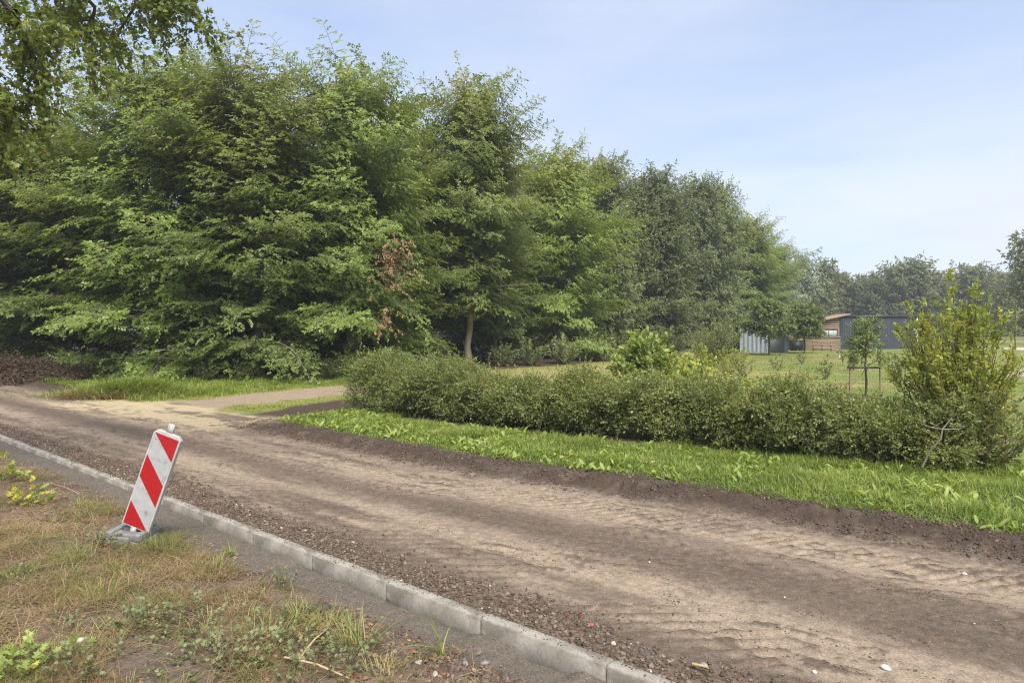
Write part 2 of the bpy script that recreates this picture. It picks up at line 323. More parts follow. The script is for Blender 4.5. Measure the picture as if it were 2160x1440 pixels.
# ------------------------------------------------------------------ palettes (base colours)
def lerp(a, b, m): return a * (1 - m)[..., None] + b * m[..., None]
cc = lambda *v: np.array(v, float)
SANDL = cc(.285, .226, .168); ROADD = cc(.124, .096, .074); SOIL = cc(.060, .043, .033); SANDY = cc(.43, .352, .225)
GRASSG = cc(.135, .185, .042); DRYG = cc(.27, .245, .09); LITTER = cc(.075, .052, .036); TRKC = cc(.27, .21, .16); BED = cc(.125, .108, .09)
def col_at(x, y):
    s, t = st(x, y); tq = tp_(s, t); n1 = fbm(x, y, 1.2, 21); n2 = fbm(s * .16, t, .30, 22); n3 = fbm(x, y, .25, 23)
    # field
    c = lerp(np.broadcast_to(GRASSG, x.shape + (3,)), DRYG, ss(.40, .62, fbm(x, y, 3.5, 24) * .6 + n1 * .4) * .75)
    c = lerp(c, LITTER * 1.5, ss(.48, .64, n3 * .6 + n1 * .4) * .6)
    # verge under the lush grass
    c = lerp(c, cc(.05, .07, .02), (1 - ss(6.2, 7.2, t)) * ss(4.3, 4.6, tq) * (1 - junction(s)))
    # yellowed grass beside the side track
    dtr = pdist(x, y, TRACK)
    near = np.exp(-(dtr / 2.6) ** 2)
    c = lerp(c, DRYG * cc(1, 1, .8), near * (.25 + .7 * ss(.3, .6, n3)))
    dtw = dtr + (n1 - .5) * 1.0
    wid = 1.15
    c = lerp(c, lerp(np.broadcast_to(TRKC, x.shape + (3,)), DRYG * .9, ss(.4, .6, n2) * .35 * np.exp(-(dtr / .3) ** 2)), (1 - ss(wid - .1, wid + .3, dtw)) * (1 - .7 * ss(23, 27, y)))
    # dark soil beside the hedge end
    dk = pdist(x, y, [(-6.2, 13.6), (-4.9, 15.3), (-4.0, 17.4)]) + (n1 - .5) * .6
    c = lerp(c, SOIL * 1.1, 1 - ss(.85, 1.2, dk))
    dk2 = pdist(x, y, [(-1.9, 13.9), (.4, 12.4), (2.2, 11.2)]) + (n3 - .5) * .5
    c = lerp(c, SOIL, 1 - ss(.18, .42, dk2))
    # gravel paths at the far right
    c = lerp(c, cc(.34, .31, .26), 1 - ss(1.4, 2.0, pdist(x, y, [(24, 27), (19, 27.5), (26.5, 30)]) + (n1 - .5)))
    c = lerp(c, cc(.55, .5, .43), 1 - ss(3.0, 4.0, pdist(x, y, [(44, 57), (70, 62), (90, 60)]) + (n1 - .5)))
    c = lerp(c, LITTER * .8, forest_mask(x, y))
    soil = ss(3.3, 3.5, tq + (n3 - .5) * .5) * (1 - ss(4.45, 4.75, tq + (n1 - .5) * .3)) * (1 - junction(s))
    c = lerp(c, lerp(np.broadcast_to(SOIL, x.shape + (3,)), ROADD * .8, ss(.5, .8, n3)), soil)
    # road
    rt = ss(-.3, -.2, t) * (1 - ss(3.9, 4.15, tq + (n3 - .5) * .3))
    wv = (fbm(s, t * 0, 4.0, 25, 2) - .5) * .5 + (n3 - .5) * .35
    tt = t + wv * .6
    light = np.exp(-((tt - te_(s) + 1.25) / .58) ** 4) * ss(.25, .6, n2 + .15) + np.exp(-((tt - .95) / .48) ** 4) * ss(.3, .62, n2 + .12)
    light = np.clip(light, 0, 1)
    rc = lerp(np.broadcast_to(ROADD, x.shape + (3,)), SANDL, light * .85)
    rc = lerp(rc, ROADD * .8, ss(.52, .75, fbm(s * .15, t, .4, 27)) * .4)
    rc = lerp(rc, ROADD * .75, np.clip(lugs(s, t) * .75 + scars(s, t) * .8, 0, 1))  # dark soil on lugs and scars; lug shade is put into this colour too
    rc = rc * (1 + .5 * (fbm(s, t, .045, 37, 2) - .5))[..., None]
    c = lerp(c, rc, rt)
    # yellow sand spilled at the junction
    sj = ss(-18, -15.5, s) * (1 - ss(-9.2, -7.6, s + (n1 - .5) * 2)); tj = ss(1.9, 2.5, t + (n2 - .5) * 1.6 + (s + 13) * -.05) * (1 - ss(4.2, 4.8, t + (n1 - .5) * .8))
    c = lerp(c, lerp(np.broadcast_to(SANDY, x.shape + (3,)), ROADD * 1.2, ss(.42, .60, n2 * .6 + n3 * .4) * .9), np.clip(sj * tj, 0, 1) * .85)
    # near side
    nr = 1 - ss(-.02, .02, t)
    vg = lerp(np.broadcast_to(cc(.165, .12, .085), x.shape + (3,)), cc(.085, .06, .042), ss(.35, .7, n3))
    vg = lerp(vg, BED, 1 - ss(.30, .6, -t + (n1 - .5) * .5))
    vg = lerp(vg, BED * .85, ss(.55, .7, fbm(x, y, 1.1, 29)) * .7)
    return lerp(c, vg, nr)

# ------------------------------------------------------------------ ground sheets
def grid(U, Vv):
    a, b = np.meshgrid(U, Vv, indexing='ij'); n, m = a.shape
    i = np.arange(n - 1)[:, None] * m + np.arange(m - 1)[None, :]
    return a.ravel(), b.ravel(), np.stack([i, i + m, i + m + 1, i + 1], -1).reshape(-1, 4)
def axis(lo, hi, step, far, g=1.12):
    core = np.arange(lo, hi, step); out = [core]
    a = [hi]; d = step
    while a[-1] < far: d *= g; a.append(a[-1] + d)
    b = [lo]; d = step
    while b[-1] > -far: d *= g; b.append(b[-1] - d)
    return np.concatenate([np.array(b[1:][::-1]), core, np.array(a)])
GM = ground_mat('field_soil_and_turf', 28, .4, .02)
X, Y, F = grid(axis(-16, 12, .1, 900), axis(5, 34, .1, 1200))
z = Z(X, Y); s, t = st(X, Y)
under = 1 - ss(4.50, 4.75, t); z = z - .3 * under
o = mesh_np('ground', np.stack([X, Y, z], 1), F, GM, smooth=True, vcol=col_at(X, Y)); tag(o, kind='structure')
def saxis(lo, fine_lo, fine_hi, hi, step):
    a = [fine_lo]; d = step
    while a[-1] > lo: d = min(d * 1.02, .12); a.append(a[-1] - d)
    b = [fine_hi]; d = step
    while b[-1] < hi: d = min(d * 1.05, .2); b.append(b[-1] + d)
    return np.concatenate([np.array(a[1:][::-1]), np.arange(fine_lo, fine_hi, step), np.array(b)])
RM = ground_mat('compacted_dirt', 75, .6, .008)
S_, T_, F = grid(saxis(-48, -9, 5.5, 14, .018), np.concatenate([np.arange(.0, 3.6, .022), np.arange(3.6, 4.75, .02)]))
T_ = np.maximum(T_, .02)
x, y = xy(S_, T_)
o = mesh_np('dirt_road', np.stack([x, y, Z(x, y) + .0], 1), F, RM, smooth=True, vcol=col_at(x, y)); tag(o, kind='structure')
S_, T_, F = grid(saxis(-48, -6, 5.5, 14, .018), np.concatenate([np.arange(-9, -3.4, .15), np.arange(-3.4, .0, .018), [.001]]))
x, y = xy(S_, T_)
o = mesh_np('verge', np.stack([x, y, Z(x, y)], 1), F[:, ::1], ground_mat('verge_soil', 60, .5, .008), smooth=True, vcol=col_at(x, y)); tag(o, kind='structure')

# ------------------------------------------------------------------ kerb stones
KM, t_, b_ = nodes('kerb_concrete'); b_.inputs['Roughness'].default_value = .85; b_.inputs['Specular IOR Level'].default_value = .25
c_ = ramp(t_, noise(t_, 3.5, 6, .65), [(.3, (.19, .170, .142)), (.55, (.28, .258, .222)), (.75, (.35, .33, .29))])
c_ = mixc(t_, c_, ramp(t_, noise(t_, 1.7, 3, .5, 1.0, scale=(1, 4, 2)), [(.52, (1, 1, 1)), (.62, (.62, .60, .58))]), .8, 'MULTIPLY')
c_ = mixc(t_, c_, ramp(t_, noise(t_, 45, 7, .8), [(.3, (.62, .61, .58)), (.52, (1.0, 1.0, 1.0)), (.75, (1.25, 1.24, 1.2))]), 1., 'MULTIPLY')
t_.links.new(c_, b_.inputs['Base Color']); bump(t_, b_, noise(t_, 120, 6, .7), .9, .004)
def kerb_mesh(seed):
    r = np.random.default_rng(seed); L = .994; c = .012; w0, w1 = -.10, 0.0; top = .022; bot = -.28
    prof = np.array([[w0, bot], [w0 + 0, top - c], [w0 + c, top], [w1 - c, top], [w1, top - c], [w1, bot]])
    nx = 24; xs = np.concatenate([[0, .004], np.linspace(.03, L - .03, nx), [L - .004, L]]); V = []
    for k, xx in enumerate(xs):
        e = .004 if k in (0, len(xs) - 1) else 0
        for (a, b) in prof:
            V.append([xx, a + (e if a < -.05 else -e) + r.normal() * .0007, b - (e if b > -.1 else 0) + r.normal() * .0007])
    V = np.array(V); m = len(prof); n = len(xs); F = []
    for i in range(n - 1):
        for j in range(m):
            F.append([i * m + j, i * m + (j + 1) % m, (i + 1) * m + (j + 1) % m, (i + 1) * m + j])
    for e in (0, (n - 1) * m):
        F.append([e, e + 1, e + 4, e + 5]); F.append([e + 1, e + 2, e + 3, e + 4])
    return V, np.array(F)
kms = []
for k in range(3):
    V, F = kerb_mesh(k); kms.append(mesh_np('kerb_stone', V, F, KM))
for k in range(-34, 6):
    o = kms[k + 34] if k + 34 < 3 else kms[(k * 7) % 3].copy()
    if k + 34 >= 3: C.objects.link(o)
    x, y = xy(k * 1.0, 0.0); o.location = (x, y, rng.normal() * .002); o.rotation_euler = (rng.normal() * .006, rng.normal() * .002, math.atan2(DS[1], DS[0]) + rng.normal() * .003)
    tag(o, 'grey concrete kerb stone in the straight row along the near edge of the road', 'kerb stone', 'kerb stones along the dirt road')

# ------------------------------------------------------------------ gravel, crumbs and pebbles
def stone_mat(name, stops, rough=.85):
    m, t, b = nodes(name); b.inputs['Roughness'].default_value = rough; b.inputs['Specular IOR Level'].default_value = .25
    n = t.nodes.new('ShaderNodeValToRGB'); n.color_ramp.interpolation = 'CONSTANT'; t.links.new(attr(t, 'rnd'), n.inputs[0]); e = n.color_ramp.elements
    while len(e) < len(stops): e.new(.5)
    for k, (p, c) in enumerate(stops): e[k].position = p; e[k].color = tuple(c) + (1,)
    c = mixc(t, n.outputs[0], ramp(t, noise(t, 70, 4), [(.3, (.6, .58, .55)), (.7, (1.15, 1.12, 1.1))]), 1.0, 'MULTIPLY')
    t.links.new(c, b.inputs['Base Color']); return m
GRAV = stone_mat('gravel_stone', [(0, (.105, .078, .056)), (.25, (.155, .122, .094)), (.5, (.075, .056, .042)), (.70, (.21, .175, .14)), (.82, (.13, .095, .07)), (.975, (.21, .075, .045)), (.985, (.42, .38, .33)), (.993, (.11, .10, .10))])
CRUMB = stone_mat('soil_crumb', [(0, (.085, .062, .047)), (.4, (.06, .045, .035)), (.75, (.11, .083, .063)), (.93, (.17, .135, .105))])
def scatter(n, s0, s1, t0, t1, prob, r, zoff=0):
    S = r.uniform(s0, s1, n); T = r.uniform(t0, t1, n); x, y = xy(S, T)
    k = r.random(n) < prob(S, T, x, y); x, y = x[k], y[k]
    return np.stack([x, y, Z(x, y) + zoff], 1)
r = np.random.default_rng(31)
def build_stones(name, P, size, mat, base=ICO1, label=None, cat='gravel', **k):
    V, F, rn = stones(P, size, r, base, **k)
    o = mesh_np(name, V, F, mat, {'rnd': ('FACE', rn)}); tag(o, label, cat, None, 'stuff'); return o
band = lambda S, T, x, y: np.clip(np.exp(-(np.maximum(0, T - .16 - .35 * (fbm(S, T * 0, 1.4, 41, 3) - .35)) / .16) ** 2) * ss(.1, .45, fbm(x, y, .35, 42) + .15), 0, 1)
P = scatter(16000, -3.2, 4.2, .015, .95, band, r)
build_stones('gravel', P + UP * .004, .010 + .032 * r.random(len(P)) ** 2.5, GRAV, ICO2, 'loose grey and brown gravel banked against the road side of the kerb')
P = scatter(22000, -16, -3.2, .015, .8, band, r)
build_stones('gravel', P + UP * .004, .015 + .03 * r.random(len(P)) ** 2, GRAV, ICO1, 'thin strip of fine gravel along the far left stretch of kerb')
P = scatter(9000, -.5, 3.9, -1.15, -.45, lambda S, T, x, y: ss(.42, .6, fbm(x, y, .5, 44) + .12 * ss(-1, 1.5, S)) * ss(-.4, 1.0, S), r)
build_stones('gravel', P, .010 + .035 * r.random(len(P)) ** 2.2, GRAV, ICO2, 'heap of coarse gravel between the kerb trench and the dry grass')
# crumbs of dug soil: on the bank, in streaks on the road, on the kerb top, in the trench
P = scatter(42000, -12, 6, 3.0, 4.5, lambda S, T, x, y: (1 - junction(S)) * ss(3.75, 4.05, tp_(S, T)) * (1 - ss(4.5, 4.7, tp_(S, T))) * ss(.3, .6, fbm(x, y, .3, 45)), r)
build_stones('soil_crumbs', P, .012 + .035 * r.random(len(P)) ** 3, CRUMB, ICO1, 'dark clods along the soil bank at the far edge of the road', 'soil')
def streak(S, T, x, y):
    a = fbm(S * .25 + T * .4, T * 1.6 - S * .2, .16, 46, 3)
    return ss(.60, .68, a) * .9 + ss(.7, .75, fbm(x, y, .08, 47, 2)) * .12 + .015 + .25 * np.exp(-((T - .55) / .25) ** 2) * ss(.5, .65, a)
P = scatter(90000, -9, 6, .1, 3.75, streak, r)
build_stones('soil_crumbs', P, .006 + .014 * r.random(len(P)) ** 3, CRUMB, ICO1, 'dark crumbs of soil strewn in streaks over the dirt road', 'soil', flat=.55)
P = scatter(60000, -9, 6, .1, 3.7, lambda S, T, x, y: .08 + .5 * np.exp(-((T - 1.8) / .45) ** 2), r)
o = build_stones('pebbles', P, .004 + .012 * r.random(len(P)) ** 5, stone_mat('pale_pebble', [(0, (.30, .25, .2)), (.4, (.2, .15, .115)), (.7, (.26, .21, .16)), (.96, (.5, .48, .45))]), ICO1, 'tiny pale pebbles and shell bits pressed into the dirt road', flat=.5)
S = r.uniform(-9, 5, 1500); T = -.02 - .07 * r.random(1500) ** 1.6; x, y = xy(S, T)
build_stones('soil_crumbs', np.stack([x, y, 0 * x + .026], 1), .004 + .010 * r.random(1500) ** 3, CRUMB, ICO1, 'small crumbs of soil lying on top of the kerb', 'soil')
P = scatter(60000, -8, 5, -.8, -.1, lambda S, T, x, y: .75 + 0 * S, r)
build_stones('bedding_grit', P, .006 + .008 * r.random(len(P)) ** 2, stone_mat('grit', [(0, (.12, .10, .085)), (.3, (.16, .14, .12)), (.7, (.09, .078, .065)), (.9, (.24, .21, .18))]), ICO1, 'coarse dark bedding grit in the trench beside the kerb', 'grit')
P = scatter(70000, -6, 4.5, -3.4, -.6, lambda S, T, x, y: .75 + 0 * S, r)
build_stones('soil_crumbs', P, .004 + .014 * r.random(len(P)) ** 3, stone_mat('verge_crumb', [(0, (.16, .12, .085)), (.35, (.10, .075, .055)), (.7, (.21, .165, .12)), (.92, (.28, .23, .18))]), ICO1, 'crumbly brown soil between the stalks of the near verge', 'soil')
P = scatter(14000, -6, 4.5, -3.4, -.6, lambda S, T, x, y: .5 + 0 * S, r)
build_stones('pebbles', P, .006 + .016 * r.random(len(P)) ** 3, GRAV, ICO1, 'scattered small stones on the near verge among dry stalks', 'gravel')

# ------------------------------------------------------------------ leaf materials
HORN = leaf_mat('hornbeam_leaf', (.105, .160, .030), (.170, .240, .050), (.28, .345, .09), (.44, .40, .06), .45, .42, .4)
ALDER = leaf_mat('alder_leaf', (.12, .16, .06), (.175, .215, .085), (.25, .285, .13), (.30, .29, .07), .36, .5, .35)
OAKL = leaf_mat('oak_leaf', (.095, .13, .025), (.15, .195, .04), (.22, .26, .07), (.30, .27, .05), .42, .45, .35, 0)
WILL = leaf_mat('willow_leaf', (.14, .18, .09), (.19, .23, .13), (.25, .285, .18), (.25, .24, .1), .25, .5, .4, .1)
FARL = leaf_mat('far_leaf', (.12, .14, .055), (.165, .19, .08), (.23, .25, .115), (.25, .23, .07), .3, .6, .25, .15)
HEDG = leaf_mat('hedge_leaf', (.09, .125, .035), (.185, .22, .070), (.30, .335, .125), (.36, .33, .08), .36, .45, .35, 0)
SHRB = leaf_mat('shrub_leaf', (.18, .235, .045), (.26, .315, .065), (.36, .40, .11), (.52, .45, .07), .45, .45, .4, .05)
BEAN = leaf_mat('bean_leaf', (.19, .27, .07), (.27, .35, .09), (.36, .42, .14), (.60, .52, .07), .4, .5, .3, .1)
RUST = leaf_mat('rusty_leaf', (.19, .105, .05), (.30, .18, .095), (.42, .27, .15), (.3, .2, .1), .25, .6, .3, .1)
GRSS = leaf_mat('lush_grass', (.12, .18, .03), (.22, .30, .06), (.36, .43, .12), (.44, .41, .16), .42, .45, .35, 0)
MEAD = leaf_mat('meadow_grass', (.14, .195, .04), (.22, .275, .06), (.33, .36, .11), (.40, .36, .14), .35, .5, .3, 0)
STRW = leaf_mat('dry_grass', (.155, .095, .052), (.30, .205, .11), (.50, .39, .22), (.16, .215, .045), .25, .6, .2, 0)
TUFT = leaf_mat('tuft_grass', (.10, .15, .03), (.19, .24, .055), (.32, .34, .11), (.42, .35, .15), .35, .5, .3, .15)
WEED = leaf_mat('weed_leaf', (.13, .17, .07), (.19, .225, .10), (.26, .29, .15), (.3, .2, .08), .3, .55, .3, .1)
BARKG = bark('grey_bark', (.24, .22, .17), (.11, .10, .075))
BARKP = bark('pale_bark', (.33, .28, .19), (.15, .125, .085))
BARKD = bark('dark_bark', (.10, .085, .06), (.045, .038, .028))
TWIG = bark('twig_bark', (.20, .15, .09), (.10, .075, .045))

# ------------------------------------------------------------------ tree builder
def limb_path(p0, az, el0, el1, L, r, K=9, wob=.12):
    pts = [np.array(p0, float)]; step = L / (K - 1); a = az
    for i in range(K - 1):
        e = el0 + (el1 - el0) * (i / (K - 2)) + r.normal() * wob * .6; a += r.normal() * wob
        pts.append(pts[-1] + step * np.array([math.cos(a) * math.cos(e), math.sin(a) * math.cos(e), math.sin(e)]))
    return np.array(pts)
def make_tree(seed, H, Rr, nl, kind='horn', leafmat=None, barkmat=None, base=.06, ll=.12, lw=.075, twstep=.17, spstep=.125, n=8, nj=.35, yellow=.5, stems=1, r0=.16, name='tree', shape=None, bare=0.0, splen=(.22, .42)):
    r = np.random.default_rng(seed); tr = Acc(); cr_ = Acc()
    stemp = []
    for k in range(stems):
        a = r.uniform(0, 2 * PI) if stems > 1 else 0; ln = .06 if stems > 1 else 0
        h = np.linspace(0, H * (.96 if k == 0 else r.uniform(.75, .95)), 14)
        wx = np.cumsum(r.normal(size=14)) * .05 + ln * h * math.cos(a) * 1.4 + (0.15 * math.cos(a) if stems > 1 else 0); wy = np.cumsum(r.normal(size=14)) * .05 + ln * h * math.sin(a) * 1.4 + (0.15 * math.sin(a) if stems > 1 else 0)
        pts = np.stack([wx - wx[0] + (.15 * math.cos(a) if stems > 1 else 0), wy - wy[0] + (.15 * math.sin(a) if stems > 1 else 0), h], 1)
        rad = r0 * (1 - h / H * .93) * (1.25 - .25 * np.minimum(1, h / .6)); pts[0, 2] = -.25
        V, F = polytube(pts, rad, 9); tr.add(V, F); stemp.append(pts)
    shape = shape or (lambda f: (.95 + .15 * f) if f < .35 else 1.0 * (1 - ((f - .35) / .65) ** 3.0) ** .8 * .72 + .32)
    TP, TD, TN, TL, TT = [], [], [], [], []
    for i in range(nl):
        f = (i + r.random()) / nl; f = f ** .92; hh = H * (base + (.97 - base) * f)
        sp = stemp[i % stems]
        p0 = np.array([np.interp(hh * .97, sp[:, 2], sp[:, 0]), np.interp(hh * .97, sp[:, 2], sp[:, 1]), min(hh, sp[-1, 2])])
        L = Rr * shape(f) * r.uniform(.58, 1.15); az = i * 2.39996 + r.normal() * .4
        if kind == 'horn': e0, e1 = R(15 + 42 * f) + r.normal() * .22, R(-20 + 72 * f) + r.normal() * .25
        elif kind == 'up': e0, e1 = R(35 + 35 * f), R(20 + 50 * f)
        elif kind == 'will': e0, e1 = R(50 + 20 * f), R(-35 + 60 * f)
        else: e0, e1 = R(25 + 50 * f), R(-5 + 60 * f)
        pts = limb_path(p0, az, e0, e1, L, r, wob=.10)
        rad = np.linspace(max(.012, r0 * .34 * (1 - f * .8)), .006, len(pts)); V, F = polytube(pts, rad, 5); tr.add(V, F)
        nt_ = max(3, int(L * .88 / twstep)); u = .12 + bare + (.88 - bare) * (np.arange(nt_) + r.random(nt_)) / nt_
        kk = u * (len(pts) - 1); i0 = np.minimum(kk.astype(int), len(pts) - 2); fr = kk - i0
        q = pts[i0] * (1 - fr)[:, None] + pts[i0 + 1] * fr[:, None]; d = norm(pts[i0 + 1] - pts[i0])
        S = norm(np.cross(UP + 0 * d, d)); sg = np.where(np.arange(nt_) % 2 == 0, 1., -1.)
        ang = np.radians(r.uniform(30, 75, nt_))
        D = d * np.cos(ang)[:, None] + S * (sg * np.sin(ang))[:, None] + r.normal(size=(nt_, 3)) * np.array([.15, .15, .22])
        if kind == 'up': D[:, 2] += .4
        if kind == 'will': D[:, 2] -= .6
        tl = np.clip(.42 * L * (1.12 - u), .3, 1.35) * r.uniform(.7, 1.2, nt_)
        tl = np.append(tl, .5); q = np.append(q, pts[-1:], 0); D = np.append(D, norm(pts[-1:] - pts[-2:-1]), 0)
        TP.append(q); TD.append(norm(D)); TL.append(tl)
        ow = norm(q * np.array([1, 1, 0]) + 1e-6)
        TN.append(norm(UP * .8 + .75 * ow)); tone = (yellow * max(0, f - .35) * 1.2 + .04 * yellow) * (r.random() ** 1.5)
        TT.append(np.full(len(q), tone))
    TP, TD, TN, TL, TT = [np.concatenate(v) for v in (TP, TD, TN, TL, TT)]
    V, F = tubes(TP, TP + TD * TL[:, None] - UP * (.10 * TL)[:, None], .008, .003); tr.add(V, F)
    ns = np.maximum(2, (TL / spstep).astype(int)); idx = np.repeat(np.arange(len(TP)), ns)
    pos = np.concatenate([(np.arange(k) + .8) / k for k in ns]); sgn = np.concatenate([np.where(np.arange(k) % 2 == 0, 1., -1.) for k in ns])
    P = TP[idx] + TD[idx] * (TL[idx] * pos)[:, None]; P[:, 2] -= .10 * TL[idx] * pos ** 2
    S = norm(np.cross(TN[idx], TD[idx])); D = TD[idx] * .75 + S * (sgn * .85)[:, None] + r.normal(size=P.shape) * (.15 if nj < .6 else .5)
    sl = r.uniform(splen[0], splen[1], len(P))
    keep = r.random(len(P)) < .93
    lt = r.random(len(TP))
    V, F, a, b = sprigs(P[keep], D[keep], TN[idx][keep], sl[keep], n, ll, lw, r, nj=nj, droop=.35 if kind == 'will' else .2, ldroop=.35, tone=TT[idx][keep], rs=np.clip(.5 * lt[idx][keep] + .5 * r.random(keep.sum()), 0, 1))
    cr_.add(V, F, a, b)
    e = bpy.data.objects.new(name, None); C.objects.link(e)
    tr.build('trunk', barkmat, e, True); cr_.build('crown', leafmat, e)
    return e, len(F)
print('leaf counts')
protos = {}
def proto(key, **k):
    e, n_ = make_tree(**k); protos[key] = [e, False]; print(key, n_)
horn = dict(kind='horn', leafmat=HORN, barkmat=BARKG)
proto('h0', seed=1, H=12.5, Rr=4.6, nl=190, base=.02, name='hornbeam_tree', stems=2, r0=.15, **horn)
proto('h1', seed=2, H=12.5, Rr=4.4, nl=190, base=.02, name='hornbeam_tree', stems=3, r0=.13, yellow=.9, **horn)
proto('h2', seed=3, H=13.0, Rr=4.2, nl=175, base=.10, name='hornbeam_tree', stems=1, r0=.22, yellow=.8, **horn)
proto('h3', seed=4, H=13.0, Rr=4.3, nl=175, base=.17, name='hornbeam_tree', stems=1, r0=.18, yellow=1.0, kind='horn', leafmat=HORN, barkmat=BARKP, shape=lambda f: (.62 + .9 * f) if f < .35 else 1.0 * (1 - ((f - .35) / .65) ** 2.6) ** .8 * .70 + .30)
ald = dict(kind='round', leafmat=ALDER, barkmat=BARKD, nj=.7, ll=.13, lw=.09)
proto('a0', seed=5, H=13, Rr=3.9, nl=190, base=.05, name='alder_tree', yellow=.2, twstep=.2, spstep=.15, **ald)
proto('a1', seed=6, H=13, Rr=3.5, nl=180, base=.08, name='alder_tree', yellow=.3, twstep=.2, spstep=.15, **ald)
proto('w0', seed=8, H=11, Rr=4.6, nl=80, kind='will', leafmat=WILL, barkmat=BARKD, base=.12, ll=.30, lw=.10, twstep=.3, spstep=.25, n=6, nj=.5, yellow=0, name='willow_tree')
far = dict(kind='round', leafmat=FARL, barkmat=BARKD, ll=.28, lw=.19, twstep=.36, spstep=.30, n=8, nj=.9, yellow=.2, splen=(.35, .6))
proto('f0', seed=10, H=11, Rr=4.2, nl=80, base=.05, name='broadleaf_tree', **far)
proto('f1', seed=11, H=12, Rr=3.4, nl=80, base=.06, name='broadleaf_tree', **far)
proto('f2', seed=12, H=11, Rr=5.0, nl=80, base=.08, name='broadleaf_tree', **far)
def put(key, x, y, h, label, cat='tree', group=None, rz=None, wide=1.0):
    pr = protos[key]
    e = pr[0] if not pr[1] else copy_tree(pr[0])
    if not pr[1]: pr.append(None)
    pr[1] = True
    H = {'h0': 12.5, 'h1': 12.5, 'h2': 13.0, 'h3': 13.0, 'a0': 13, 'a1': 13, 'w0': 11, 'f0': 11, 'f1': 12, 'f2': 11}[key]
    k = h / H; e.location = (x, y, float(Z(x, y))); e.scale = (k * wide, k * wide, k); e.rotation_euler = (0, 0, rng.uniform(0, 6.28) if rz is None else rz)
    return tag(e, label, cat, group)
# front row, left to right
put('h2', at(-70, 27), 27, 9.6, 'dark green hornbeam at the left edge of the photo behind the overhanging oak boughs', wide=1.2)
put('h1', at(130, 27.5), 27.5, 10.0, 'hornbeam behind the brown brushwood heap with long boughs sweeping left to the road', wide=1.25)
put('h0', at(360, 26.5), 26.5, 11.9, 'tallest yellow-topped hornbeam above the tall grass mound at the junction', wide=1.15)
put('h1', at(560, 26), 26, 11.3, 'broad hornbeam with drooping dark boughs directly behind the start of the side track', wide=1.15, rz=2.2)
put('h0', at(745, 27.5), 27.5, 11.9, 'hornbeam carrying a dead rust-brown spray on its right side', wide=1.05, rz=4.0)
put('h2', at(885, 35), 35, 11.6, 'slim hornbeam in the dark notch left of the bare pale trunk', wide=.8)
put('h3', at(990, 33), 33, 13.0, 'hornbeam with a yellowish pointed top and bare pale lower trunk behind the hedge', wide=1.0, rz=1.0)
put('h1', at(1180, 40), 40, 12.0, 'hornbeam with boughs reaching right, just right of the bare pale trunk', wide=1.05, rz=.5)
put('a0', at(1285, 47), 47, 12.6, 'dull grey-green alder standing behind the yellow-green bean plants', wide=1.0)
put('a1', at(1390, 53), 53, 13.2, 'grey-green alder between the bean plants and the loose shrub', wide=1.1)
put('a0', at(1475, 60), 60, 14.0, 'tall alder with twin pointed tops above the loose shrub', wide=.9)
put('a1', at(1520, 61), 61, 13.7, 'tall alder rising behind the left half of the grey metal shed', wide=.85)
put('h2', at(1575, 68), 68, 12.0, 'round green tree behind the silver metal shed', wide=1.15)
put('h1', at(1615, 80), 80, 11.2, 'last yellowish-green tree at the right end of the tall wood edge', wide=1.1)
put('w0', at(1690, 92), 92, 11.2, 'pale silvery willow behind the two round lollipop trees', wide=1.0)
put('f1', at(1742, 100), 100, 10.8, 'narrow dark tree right of the pale willow')
put('a1', at(1335, 54), 54, 12.8, 'alder filling the gap behind the boughs left of the grey-green alders')
put('a0', at(1432, 64), 64, 13.6, 'alder half hidden behind the twin-topped alder')
# the wood behind
back = [(-26, 33), (-20, 32), (-15, 34), (-11.5, 31), (-8.5, 33), (-5.5, 31.5), (-12, 38), (-7, 38), (-2.5, 41), (1, 45), (4.5, 50), (9, 58), (-17, 40), (-24, 40), (14, 68), (-3.5, 47), (20, 84), (-34, 35), (2, 54), (-1, 37)]
for i, (x, y) in enumerate(back):
    put(['h1', 'h2', 'h0', 'h2'][i % 4], x, y, (8.8 if x < -14 else 10.0) + rng.uniform(-.6, .6), 'hornbeam deep inside the wood, half hidden behind the front row', group='trees inside the wood')
# distant tree line
r2 = np.random.default_rng(77)
tops = [(1775, 585), (1815, 600), (1850, 595), (1885, 572), (1925, 562), (1965, 580), (2005, 588), (2045, 572), (2085, 578), (2125, 584), (2165, 580)]
for i, (u, v) in enumerate(tops):
    Yd = 125 + r2.uniform(-6, 6)
    put(['f0', 'f2', 'f1'][i % 3], at(u, Yd), Yd, zat(v, Yd) - .4, 'hazy grey-green tree in the distant line of trees beyond the sheds', group='distant trees beyond the sheds', wide=1.15)
for i, u in enumerate(range(1740, 2260, 34)):
    Yd = 135 + r2.uniform(-4, 14)
    put(['f0', 'f2', 'f1'][(i * 2 + 1) % 3], at(u, Yd), Yd, 10.2 + r2.uniform(-1.2, .8), 'hazy grey-green tree in the distant line of trees beyond the sheds', group='distant trees beyond the sheds', wide=1.2)
put('f1', at(2165, 70), 70, zat(510, 70), 'tall dark tree cut by the right edge of the photo', wide=.95)
put('f0', at(2110, 95), 95, 6.5, 'low dark tree in front of the distant line near the right edge')

